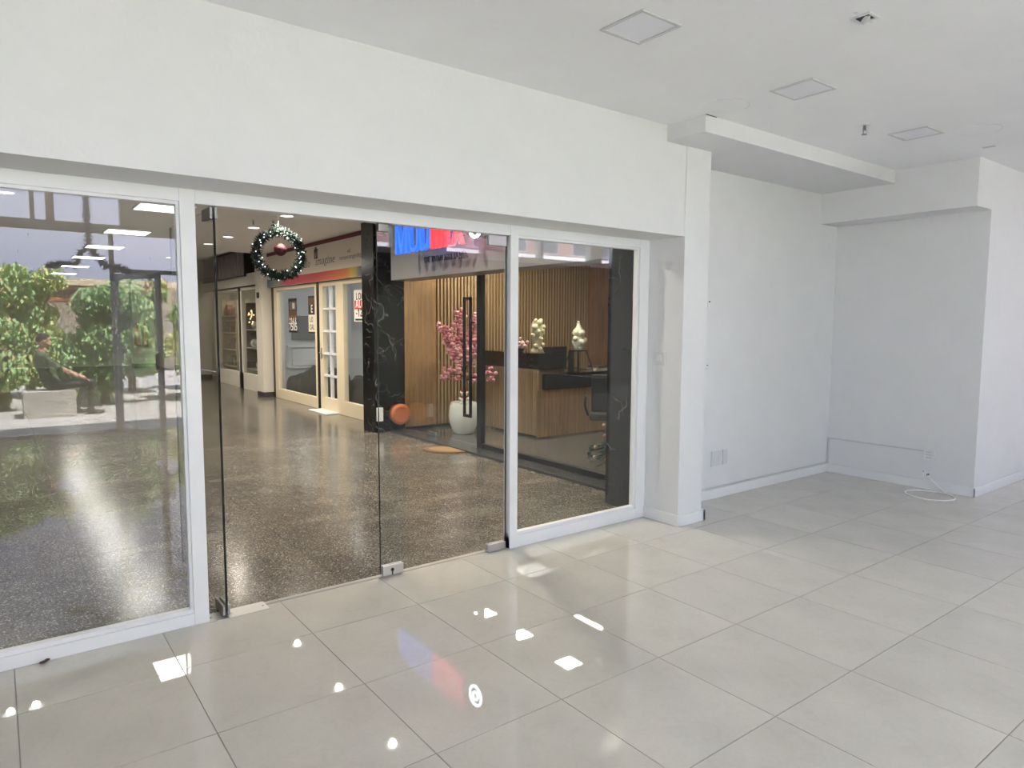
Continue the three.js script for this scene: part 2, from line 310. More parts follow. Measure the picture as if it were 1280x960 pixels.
function plate(name, label, category, group) { return thing(name, label, category, [0, 0, 0], 0, group); }
{
  let t = plate('light_switch', 'white light switch plate on the column side beside the glass', 'switch');
  mesh('plate', bx(colX0 - 0.009, colX0, 1.275, 1.385, 0.115, 0.225, 0.003), std({ color: lin(0.7, 0.7, 0.7), roughness: 0.35 }), t);
  mesh('rocker', bx(colX0 - 0.013, colX0 - 0.008, 1.305, 1.355, 0.145, 0.195, 0.002), M.trim, t);
  t = plate('socket_plate', 'wider white socket plate low on the alcove wall beside the column', 'socket');
  mesh('plate', bx(5.19, 5.345, 0.3, 0.44, 0, 0.009, 0.003), std({ color: lin(0.66, 0.66, 0.67), roughness: 0.35 }), t);
  for (const q of [5.235, 5.3]) mesh('socket', [bx(q - 0.022, q + 0.022, 0.34, 0.4, 0.0088, 0.0115, 0.001)], std({ color: lin(0.64, 0.64, 0.65), roughness: 0.35 }), t);
  t = plate('socket_plate', 'narrow white blank plate right next to the wider socket plate', 'socket');
  mesh('plate', bx(5.36, 5.43, 0.303, 0.44, 0, 0.009, 0.003), std({ color: lin(0.66, 0.66, 0.67), roughness: 0.35 }), t);
  mesh('screw', cyl(0.004, 0.004, V(5.395, 0.37, 0.009), V(5.395, 0.37, 0.011), 8), M.plasticGrey, t);
  t = plate('wall_bracket', 'tiny upper wall bracket with a dark screw on the alcove wall', 'bracket');
  mesh('plate', bx(5.075, 5.1, 1.745, 1.8, 0, 0.005, 0.001), M.trim, t); mesh('screw', cyl(0.007, 0.007, V(5.095, 1.8, 0.004), V(5.095, 1.8, 0.01), 8), M.dark, t);
  t = plate('wall_bracket', 'tiny lower wall bracket on the alcove wall at switch height', 'bracket');
  mesh('plate', bx(5.06, 5.11, 1.2, 1.207, 0, 0.008, 0.001), M.plasticGrey, t); mesh('screw', cyl(0.005, 0.005, V(5.095, 1.235, 0), V(5.095, 1.235, 0.006), 8), M.dark, t);
  // surface trunking, socket box, wall hole, loose cable
  t = plate('cable_trunking', 'thin grey cable trunking lying along the alcove rear baseboard', 'trunking');
  mesh('run', bx(colX1, XR - 0.012, 0.096, 0.108, 0, 0.011, 0.002), M.plasticGrey, t);
  t = plate('cable_trunking', 'thin grey cable trunking climbing the alcove corner to the socket box', 'trunking');
  mesh('riser', bx(XR - 0.012, XR, 0.09, 0.378, 0.008, 0.022, 0.002), M.plasticGrey, t);
  mesh('run', bx(XR - 0.012, XR, 0.366, 0.38, 0.008, 0.985, 0.002), std({ color: lin(0.62, 0.62, 0.61), roughness: 0.4 }), t);
  mesh('run', bx(XR - 0.01, XR, 0.092, 0.099, 0.03, 0.95, 0.002), M.plastic, t);
  t = plate('socket_box', 'white surface socket box at the end of the wall trunking', 'socket');
  mesh('box', bx(XR - 0.03, XR, 0.285, 0.395, 0.985, 1.085, 0.006), M.plastic, t);
  for (const y of [0.312, 0.34, 0.366]) mesh('slot', bx(XR - 0.0312, XR - 0.029, y, y + 0.01, 1.008, 1.06), M.plasticGrey, t);
  t = plate('cable_outlet', 'broken cable outlet with dark screws under the socket box', 'outlet');
  mesh('plate', bx(XR - 0.005, XR, 0.13, 0.175, 0.97, 1.06, 0.002), M.trim, t);
  mesh('screw', cyl(0.007, 0.007, V(XR - 0.02, 0.17, 0.985), V(XR, 0.172, 0.985), 8), M.plasticGrey, t); mesh('plug', cyl(0.012, 0.008, V(XR - 0.022, 0.145, 1.03), V(XR, 0.15, 1.03), 8), M.dark, t);
  tag(mesh('loose_cable', tube([[XR - 0.02, 0.145, 1.03], [XR - 0.05, 0.09, 1.1], [XR - 0.1, 0.02, 1.22], [7.1, 0.006, 1.3], [7.0, 0.005, 1.36], [6.86, 0.005, 1.32], [6.78, 0.005, 1.2], [6.83, 0.005, 1.03], [6.95, 0.005, 0.95], [7.1, 0.005, 1.0], [7.16, 0.006, 1.12], [7.13, 0.012, 1.29]], 0.006, 90), std({ color: lin(0.88, 0.88, 0.86), roughness: 0.4 })), 'loose white cable coiled on the floor below the socket box', 'cable');
  tag(mesh('dry_leaf', [new THREE.SphereGeometry(0.02, 10, 6).scale(1, 0.28, 0.45).rotateY(0.3).translate(0.115, 0.008, 0.052), new THREE.SphereGeometry(0.012, 8, 6).scale(1, 0.5, 0.5).translate(0.13, 0.013, 0.05)], std({ color: lin(0.07, 0.04, 0.025), roughness: 0.9 })), 'tiny brown dead insect on the floor against the white bottom rail', 'insect');
}

// ------------------------------------------------------------------ the mall corridor beyond the glass
const FX = 4.87;                                    // plane of the shop glass on the corridor's right side
{
  const cf = sgroup('floor_corridor', 'dark speckled terrazzo floor of the mall corridor');
  mesh('bed', bx(-4.6, FX, -0.12, -0.012, -25, -0.055), M.terrGap, cf);
  const cache = new Map(), S = 1.25;
  for (let i = 0; i < 8; i++) for (let j = 0; j < 20; j++) {
    const a = -4.6 + i * S + 0.0015, b = Math.min(-4.6 + (i + 1) * S - 0.0015, FX), d = -0.057 - j * S - 0.0015, c = d - S + 0.003;
    if (b - a < 0.05) continue;
    const key = (b - a).toFixed(3); if (!cache.has(key)) cache.set(key, metric(new THREE.BoxGeometry(b - a, 0.02, d - c)));
    const m = mesh('terrazzo_slab', cache.get(key), M.terr[(i * 2 + j * 5 + (i * j) % 3) % 3], cf); m.position.set((a + b) / 2, -0.012, (c + d) / 2);
  }
}
struct('ceiling_corridor', [bx(-4.6, 4.0, 3.055, 3.3, -25, -0.1), bx(4.0, 10, 3.055, 3.3, -11.2, -0.1), bx(4.0, 10, 3.5, 3.62, -25, -11.2), bx(3.95, 4.0, 3.055, 3.62, -25, -11.2)], M.corrCeil, 'beige ceiling of the mall corridor');
struct('wall_corridor_left', bx(-4.8, -4.6, 0, 3.7, -25, 0.0), M.creamWall, 'cream wall along the left of the corridor');
struct('wall_corridor_end', [bx(-4.8, 10, 0, 3.7, -25.2, -25)], M.creamWall, 'cream wall at the far end of the corridor');
struct('wall_shop_rear', [bx(9.9, 10, 0, 3.7, -25, -0.12), bx(7.6, 10, 0, 3.62, -17.6, -5.4), bx(colX0, 10, 2.9, 3.66, -0.12, -0.02)], M.whiteWall, 'rear wall of the shops along the corridor');

// black marble pillars on both sides of the slatted shop
tag(mesh('marble_pillar', bx(4.3, FX + 0.1, 0, 3.055, -0.46, -0.13, 0.004), M.marble), 'black marble pillar with white veins against the white frame', 'pillar');
tag(mesh('marble_pillar', bx(4.385, FX, 0, 3.055, -5.65, -5.25, 0.004), M.marble), 'black marble pillar with white veins behind the round orange cap', 'pillar');
{
  const t = thing('hose_cap', 'round orange-brown hose coupling cap on the far marble pillar', 'hose cap', [4.725, 0.265, -5.25]); t.scale.setScalar(1.12);
  const g = (pts) => lathe(pts, 32).rotateX(Math.PI / 2);
  mesh('body', g([[0.001, 0], [0.12, 0], [0.12, 0.06], [0.105, 0.1]]), std({ color: lin(0.2, 0.06, 0.025), roughness: 0.5 }), t);
  mesh('cap', g([[0.105, 0.07], [0.135, 0.08], [0.137, 0.13], [0.12, 0.15], [0.09, 0.152], [0.085, 0.146], [0.001, 0.146]]), std({ color: lin(0.46, 0.14, 0.055), roughness: 0.42 }), t);
  tag(mesh('wall_box', [bx(4.4, 4.495, 0.17, 0.37, -5.25, -5.21, 0.008), bx(4.435, 4.46, 0.2, 0.34, -5.211, -5.206, 0.002)], M.plastic), 'small white plastic box low on the far marble pillar', 'box');
}

// fascia and lit letters of the slatted shop
const slim = await new FontLoader().loadAsync('fonts/droid/droid_sans_regular.typeface.json');
const font = await new FontLoader().loadAsync('fonts/droid/droid_sans_bold.typeface.json');
function letters(text, h, depth, width, face = font) {
  const g = new TextGeometry(text, { font: face, size: h, depth, curveSegments: 5, bevelEnabled: false }); g.computeBoundingBox();
  const b = g.boundingBox; g.translate(-b.min.x, -b.min.y, 0); g.scale(width / (b.max.x - b.min.x), h / (b.max.y - b.min.y), 1); return g;
}
{
  const t = thing('shop_fascia', 'grey metal fascia box above the slatted wood shop', 'fascia', [4.48, 0, 0]);
  mesh('box', bx(0, 0.35, 2.19, 3.05, -4.9, -0.48, 0.006), M.fasciaGrey, t);
  mesh('lettering', letters('DE INMOBILIARIA', 0.075, 0.008, 1.0, slim).rotateY(-Math.PI / 2).translate(0, 2.37, -3.95), std({ color: lin(0.05, 0.05, 0.05), roughness: 0.5 }), t);
  const s = thing('lit_sign', 'glowing blue and red letters on a rail in front of the grey fascia', 'sign', [4.2, 0, 0]);
  const blue = std({ color: lin(0.02, 0.06, 0.3), emissive: lin(0.02, 0.15, 1), emissiveIntensity: 1.3 }), red = std({ color: lin(0.3, 0.02, 0.03), emissive: lin(1, 0.03, 0.045), emissiveIntensity: 2 });
  let z = -4.13;
  for (const [ch, w, m] of [['M', 0.31, blue], ['U', 0.22, blue], ['D', 0.2, blue], ['M', 0.27, red], ['I', 0.07, red], ['X', 0.23, red]]) {
    mesh('letter', letters(ch, 0.4, 0.05, w, slim).rotateY(-Math.PI / 2).translate(0, 2.47, z), m, s); z += w + 0.05;
  }
  const ring = std({ color: 0x000000, emissive: lin(0.75, 0.9, 1), emissiveIntensity: 12 });
  mesh('ring', [new THREE.TorusGeometry(0.11, 0.017, 10, 40), new THREE.TorusGeometry(0.045, 0.014, 10, 32)].map((g) => g.rotateY(Math.PI / 2).translate(0, 2.64, -2.38)), ring, s);
  const gl = new THREE.RectAreaLight(lin(0.7, 0.45, 0.8), 0.5, 1.7, 0.4); gl.position.set(-0.07, 2.67, -3.3); gl.rotation.y = Math.PI / 2; s.add(gl);
  mesh('rail', [bx(0.005, 0.03, 2.56, 2.575, -4.13, -2.28), bx(0.03, 0.285, 2.555, 2.58, -4.0, -3.97), bx(0.03, 0.285, 2.555, 2.58, -2.6, -2.57)], M.black, s);
}
// slatted shop: floor, step, glazing, walls
struct('floor_shop', bx(FX - 0.02, 9.9, -0.1, 0.0, -5.3, -0.12), M.shopFloor, 'dark polished floor of the slatted shop');
struct('trim_shop_step', bx(4.62, FX + 0.04, -0.01, 0.028, -5.25, -0.46, 0.004), std({ color: lin(0.05, 0.052, 0.052), roughness: 0.25 }), 'black stone doorstep of the slatted shop');
struct('ceiling_shop', bx(FX, 9.9, 2.9, 3.0, -5.3, -0.12), M.corrCeil, 'plain ceiling of the slatted shop');
{
  const wl = sgroup('wall_slatted', 'rear wood wall of the shop, smooth panel then dark vertical slats');
  mesh('backing', bx(FX, 9.9, 0, 2.9, -5.4, -5.3), M.slatBack, wl);
  mesh('wood_panel', bx(FX, 5.41, 0, 2.9, -5.3, -5.24), M.wood, wl);
  mesh('wood_panel', bx(8.58, 9.9, 0, 2.9, -5.3, -5.2), M.woodPink, wl);
  const P = 0.062, g = bx(-0.016, 0.016, 0, 2.9, -5.3, -5.235); let i = 0;
  for (let x = 5.45; x < 8.56; x += P) { const m = mesh('slat', g, M.slat[(i * 7 + (i >> 1)) % 3], wl); m.position.x = x; i++; }
  mesh('skirting', bx(FX, 8.58, 0, 0.05, -5.235, -5.22), M.black, wl);
}
{
  const w = sgroup('window_3', 'black framed glass shop front of the slatted shop');
  const fr = (...a) => mesh('frame', bx(...a, 0.003), M.black, w);
  fr(FX - 0.03, FX + 0.03, 0.028, 0.09, -3.2, -0.46); fr(FX - 0.035, FX + 0.035, 0.028, 2.9, -3.29, -3.2);
  fr(FX - 0.03, FX + 0.03, 2.26, 2.9, -5.25, -0.46);
  mesh('glass', bx(FX - 0.004, FX + 0.004, 0.09, 2.26, -3.2, -0.46), M.glass, w);
  const d = sgroup('door_3', 'glass shop door with a long black bar handle');
  mesh('glass', bx(FX - 0.005, FX + 0.005, 0.05, 2.26, -4.55, -3.3), M.glass, d);
  mesh('handle', [bx(FX - 0.075, FX - 0.05, 0.4, 1.93, -3.41, -3.37, 0.004), bx(FX - 0.075, FX - 0.05, 0.4, 1.93, -3.55, -3.51, 0.004), bx(FX - 0.075, FX - 0.05, 1.89, 1.93, -3.55, -3.37, 0.004), bx(FX - 0.075, FX - 0.05, 0.4, 0.44, -3.55, -3.37, 0.004), bx(FX - 0.06, FX, 0.9, 0.92, -3.395, -3.375), bx(FX - 0.06, FX, 1.6, 1.62, -3.395, -3.375)], M.black, d);
  mesh('patch_fitting', bx(FX - 0.02, FX + 0.02, 0.03, 0.08, -4.55, -4.35, 0.003), M.steel, d);
  const s = sgroup('window_4', 'fixed glass side light between the far marble pillar and the shop door');
  mesh('glass', bx(FX - 0.004, FX + 0.004, 0.03, 2.26, -5.25, -4.56), M.glass, s);
}
// reception counter
{
  const t = thing('reception_counter', 'wood slatted reception counter with black stone tops', 'counter', [5.97, 0, -3.46]);
  mesh('body', bx(0.03, 0.5, 0.06, 0.96, -1.32, -0.03), M.slatBack, t);
  const g = bx(0, 0.03, 0.04, 0.98, -0.0125, 0.0125);
  for (let i = 0; i < 33; i++) { const m = mesh('slat', g, M.slat[(i * 5 + (i >> 2)) % 3], t); m.position.z = -1.3 + i * 0.04; }
  mesh('high_top', [bx(-0.01, 0.52, 0.97, 1.19, -1.34, 0.0, 0.004)], M.blackGloss, t);
  mesh('wood_front', bx(0.0, 1.75, 0.02, 0.68, -0.03, 0.0), M.wood, t);
  mesh('desk_top', [bx(0.1, 1.75, 0.68, 0.9, -0.04, 0.02, 0.004), bx(0.5, 1.75, 0.86, 0.9, -0.7, 0.02, 0.004)], M.blackGloss, t);
  mesh('side_panel', bx(1.72, 1.75, 0.02, 0.68, -0.7, -0.03), M.wood, t);
}
// statues
function statue(label, x, y, z, profile, bumps, tone) {
  const t = thing('statuette', label, 'statuette', [x, y, z]);
  const g = lathe(profile, 22), p = g.attributes.position;
  for (let i = 0; i < p.count; i++) { const a = Math.atan2(p.getZ(i), p.getX(i)), yy = p.getY(i), k = 1 + 0.16 * Math.sin(a * 5 + yy * 22) + 0.1 * Math.sin(a * 3 - yy * 40); p.setX(i, p.getX(i) * k); p.setZ(i, p.getZ(i) * k * 0.85); }
  g.computeVertexNormals();
  mesh('body', g, tone, t);
  mesh('carving', bumps.map(([bxx, by, bz, r]) => new THREE.IcosahedronGeometry(r, 2).translate(bxx, by, bz)), tone, t);
  return t;
}
const ivory = std({ color: lin(0.78, 0.7, 0.46), roughness: 0.45 }), bone = std({ color: lin(0.72, 0.7, 0.6), roughness: 0.5 });
statue('ivory coloured carved figure with broad shoulders on the high counter top', 6.02, 1.19, -3.55, [[0.001, 0], [0.1, 0], [0.09, 0.04], [0.055, 0.08], [0.07, 0.14], [0.085, 0.24], [0.09, 0.32], [0.075, 0.38], [0.06, 0.43], [0.05, 0.455], [0.001, 0.46]],
  [[-0.07, 0.36, 0.04, 0.045], [0.08, 0.36, 0.03, 0.04], [-0.09, 0.25, 0.02, 0.035], [0.1, 0.28, 0, 0.035], [0, 0.42, 0.05, 0.045], [0.06, 0.12, 0.05, 0.035], [-0.06, 0.1, 0.05, 0.035], [0, 0.2, 0.09, 0.03], [-0.04, 0.3, 0.08, 0.035], [0.045, 0.31, 0.07, 0.03], [0, 0.06, 0.07, 0.035], [-0.04, 0.45, 0.02, 0.03], [0.05, 0.45, 0.02, 0.03]], ivory);
statue('pale seated figure with a pointed hat on a black stand', 6.98, 1.21, -3.75, [[0.001, 0], [0.055, 0], [0.07, 0.05], [0.1, 0.12], [0.075, 0.19], [0.065, 0.21], [0.1, 0.25], [0.07, 0.3], [0.035, 0.35], [0.022, 0.39], [0.001, 0.42]],
  [[-0.09, 0.17, 0.03, 0.04], [0.095, 0.15, 0.03, 0.04], [0, 0.12, 0.08, 0.05], [0, 0.25, 0.06, 0.05], [-0.06, 0.26, 0.03, 0.035], [0.06, 0.26, 0.03, 0.035], [0, 0.41, 0, 0.022], [0, 0.03, 0.05, 0.03]], bone);
{
  let t = thing('display_stand', 'black open pyramid stand under the pale figure', 'stand', [6.98, 0.9, -3.75]);
  mesh('top', bx(-0.1, 0.1, 0.29, 0.31, -0.1, 0.1, 0.003), M.black, t);
  for (const [a, b] of [[-1, -1], [1, -1], [-1, 1], [1, 1]]) mesh('leg', cyl(0.011, 0.011, V(a * 0.16, 0, b * 0.16), V(a * 0.085, 0.29, b * 0.085), 8), M.black, t);
  for (const q of [-0.15, 0.15]) mesh('stretcher', cyl(0.008, 0.008, V(-0.15, 0.03, q), V(0.15, 0.03, q), 8), M.black, t);
  mesh('side_panel', bx(-0.13, -0.02, 0.0, 0.29, -0.08, -0.07), M.black, t);
  t = thing('computer_monitor', 'black computer monitor seen from behind on the reception desk', 'monitor', [6.5, 0.9, -3.72], 0.15);
  mesh('screen', bx(-0.24, 0.24, 0.08, 0.37, -0.02, 0.02, 0.008), M.black, t); mesh('neck', bx(-0.03, 0.03, 0, 0.15, -0.05, -0.02), M.black, t); mesh('foot', bx(-0.11, 0.11, 0, 0.012, -0.09, 0.06, 0.004), M.black, t);
  t = thing('paper_pile', 'stack of pale papers and folders at the desk end', 'papers', [7.3, 0.9, -3.62]);
  for (let i = 0; i < 4; i++) { const m = mesh('folder', bx(-0.16, 0.16, 0, 0.018, -0.11, 0.11, 0.003), [M.cream, M.plastic, M.woodPink, M.dark][i], t); m.position.y = i * 0.019; m.rotation.y = (i - 1.5) * 0.12; }
  t = thing('flower_dish', 'small pink and white flower ornament on the counter top edge', 'ornament', [6.05, 1.19, -4.05]);
  const bl = []; for (let i = 0; i < 16; i++) bl.push(new THREE.IcosahedronGeometry(rr(0.02, 0.036), 1).translate(rr(-0.06, 0.06), rr(0.06, 0.2), rr(-0.22, 0.22)));
  mesh('blossom', bl, std({ color: lin(0.72, 0.48, 0.5), roughness: 0.8 }), t); mesh('dish', lathe([[0.001, 0], [0.09, 0], [0.12, 0.05], [0.11, 0.06], [0.001, 0.03]], 20), M.dark, t);
}
// blossom tree in its white pot, with a small bear
{
  const px = 5.44, pz = -4.52;
  let t = thing('plant_pot', 'tall round white pot inside the slatted shop', 'pot', [px, 0, pz]);
  mesh('pot', lathe([[0.001, 0], [0.13, 0], [0.15, 0.012], [0.2, 0.14], [0.218, 0.26], [0.208, 0.38], [0.185, 0.455], [0.17, 0.46], [0.17, 0.42], [0.001, 0.42]], 40), std({ color: lin(0.74, 0.74, 0.7), roughness: 0.4 }), t);
  mesh('soil', lathe([[0.001, 0.44], [0.17, 0.43]], 24), M.dark, t);
  t = thing('blossom_tree', 'artificial pink cherry blossom tree growing from the white pot', 'tree', [px, 0.42, pz]); t.scale.y = 1.17;
  const br = [], fl = [], bark = std({ color: lin(0.08, 0.05, 0.035), roughness: 0.9 });
  br.push(cyl(0.02, 0.016, V(0, 0, 0), V(0.02, 0.45, 0)));
  const col = [lin(0.7, 0.3, 0.34), lin(0.78, 0.45, 0.48), lin(0.6, 0.2, 0.25)];
  const cl = [[], [], []];
  const spray = (a, b, n, s) => { for (let i = 0; i < n; i++) { const k = rnd(), q = a.clone().lerp(b, k).add(V(rr(-s, s), rr(-s, s), rr(-s, s))); cl[i % 3].push(new THREE.IcosahedronGeometry(rr(0.016, 0.036), 0).rotateX(rnd() * 6).rotateY(rnd() * 6).scale(1, 0.75, 1).translate(q.x, q.y, q.z)); } };
  for (const [bx1, by1, bz1, bx2, by2, bz2, n] of [[0.02, 0.45, 0, -0.1, 1.2, 0.02, 130], [0.02, 0.4, 0, -0.3, 0.95, 0.05, 110], [0.02, 0.4, 0, 0.15, 1.1, 0.1, 120], [0.02, 0.35, 0, -0.42, 0.42, 0.1, 40], [0, 0.3, 0, 0.42, 0.38, 0.15, 45], [0, 0.45, 0, 0.35, 0.85, -0.1, 90], [0, 0.45, 0, -0.2, 0.85, -0.15, 90], [0.02, 0.45, 0, 0.05, 0.75, 0.2, 90], [0, 0.4, 0, -0.38, 1.0, -0.02, 50]]) {
    const a = V(bx1, by1, bz1), b = V(bx2, by2, bz2); br.push(cyl(0.011, 0.004, a, b, 7)); spray(a.clone().lerp(b, 0.18), b, n, 0.075);
  }
  mesh('branches', br, bark, t); cl.forEach((g, i) => mesh('blossom', g, std({ color: col[i], roughness: 0.8 }), t).userData.kind = 'stuff');
  t = thing('toy_bear', 'small white toy bear with red hat and scarf in the pot', 'toy', [px - 0.06, 0.435, pz + 0.1], -0.6);
  const fur = std({ color: lin(0.75, 0.7, 0.62), roughness: 0.95 }), rd = std({ color: lin(0.45, 0.04, 0.04), roughness: 0.8 });
  mesh('body', [sph(0.06, 0, 0.06, 0), sph(0.05, 0, 0.15, 0.005), sph(0.02, 0, 0.14, 0.05), sph(0.026, -0.06, 0.08, 0.02), sph(0.026, 0.06, 0.08, 0.02), sph(0.028, -0.035, 0.02, 0.05), sph(0.028, 0.035, 0.02, 0.05), sph(0.018, -0.045, 0.175, 0), sph(0.018, 0.045, 0.175, 0)], fur, t);
  mesh('hat', new THREE.ConeGeometry(0.045, 0.08, 16).translate(0, 0.22, 0), rd, t); mesh('scarf', new THREE.TorusGeometry(0.042, 0.014, 8, 20).rotateX(Math.PI / 2).translate(0, 0.112, 0), rd, t);
}
{
  const t = thing('door_mat', 'brown half-round coir mat at the slatted shop door', 'mat', [4.5, 0, -3.5]);
  const sh = new THREE.Shape(); sh.absellipse(0, 0, 0.3, 0.21, 0, Math.PI * 2); const sh2 = new THREE.Shape(); sh2.absellipse(0, 0, 0.22, 0.14, 0, Math.PI * 2);
  mesh('pile', new THREE.ExtrudeGeometry(sh, { depth: 0.014, bevelEnabled: false, curveSegments: 30 }).rotateX(-Math.PI / 2).rotateY(-1.0), std({ color: lin(0.19, 0.105, 0.05), roughness: 0.95 }), t);
  mesh('centre', new THREE.ExtrudeGeometry(sh2, { depth: 0.0155, bevelEnabled: false, curveSegments: 30 }).rotateX(-Math.PI / 2).rotateY(-1.0), std({ color: lin(0.32, 0.2, 0.09), roughness: 0.95 }), t);
}
// office chair and the Christmas tree just behind the near pillar
{
  let t = thing('office_chair', 'black office chair behind the near marble pillar', 'chair', [6.0, 0, -2.1], -0.8);
  mesh('backrest', bx(-0.22, 0.22, 0.55, 1.0, 0.2, 0.26, 0.025), M.black, t); mesh('seat', bx(-0.24, 0.24, 0.44, 0.52, -0.25, 0.24, 0.03), M.black, t);
  for (const s of [-1, 1]) mesh('armrest', tube([[s * 0.26, 0.48, 0.05], [s * 0.3, 0.6, 0.05], [s * 0.3, 0.69, 0.0], [s * 0.29, 0.7, -0.18]], 0.016, 20), M.black, t);
  mesh('column', cyl(0.03, 0.03, V(0, 0.1, 0), V(0, 0.44, 0)), M.steelDark, t);
  for (let i = 0; i < 5; i++) { const a = i * 1.2566; const l = mesh('leg', cyl(0.022, 0.016, V(0, 0.1, 0), V(Math.cos(a) * 0.29, 0.07, Math.sin(a) * 0.29), 8), M.black, t); mesh('caster', sph(0.03, Math.cos(a) * 0.29, 0.032, Math.sin(a) * 0.29, 10, 8), M.black, l); }
  t = thing('christmas_tree', 'small dark Christmas tree hung with baubles beside the near pillar', 'christmas tree', [5.19, 0, -1.12]);
  mesh('stand', lathe([[0.001, 0], [0.13, 0], [0.1, 0.06], [0.03, 0.1], [0.001, 0.1]], 16), M.dark, t); mesh('trunk', cyl(0.02, 0.008, V(0, 0.05, 0), V(0, 0.95, 0)), M.dark, t);
  const nd = []; for (let i = 0; i < 420; i++) { const k = Math.pow(rnd(), 0.7), y = 0.95 - k * 0.82, r = 0.04 + k * 0.25, a = rnd() * 6.283, l = rr(0.5, 1) * r; nd.push(new THREE.ConeGeometry(0.012, 0.1, 4).rotateX(1.9).rotateY(a).translate(Math.sin(a) * l, y, Math.cos(a) * l)); }
  mesh('needles', nd, std({ color: lin(0.012, 0.035, 0.02), roughness: 0.85 }), t).userData.kind = 'stuff';
  const gold = std({ color: lin(0.7, 0.6, 0.45), roughness: 0.25, metalness: 0.6 }), silver = std({ color: lin(0.75, 0.75, 0.75), roughness: 0.2, metalness: 0.7 }), redb = std({ color: lin(0.5, 0.1, 0.07), roughness: 0.25 });
  for (let i = 0; i < 26; i++) { const k = (i + 0.5) / 26, y = 0.88 - k * 0.72, r = 0.07 + k * 0.25, a = i * 2.4; mesh('bauble', sph(rr(0.016, 0.03), Math.sin(a) * r, y, Math.cos(a) * r, 12, 8), [gold, silver, silver, redb][i % 4], t); }
  mesh('topper', sph(0.05, 0, 0.98, 0), gold, t);
}

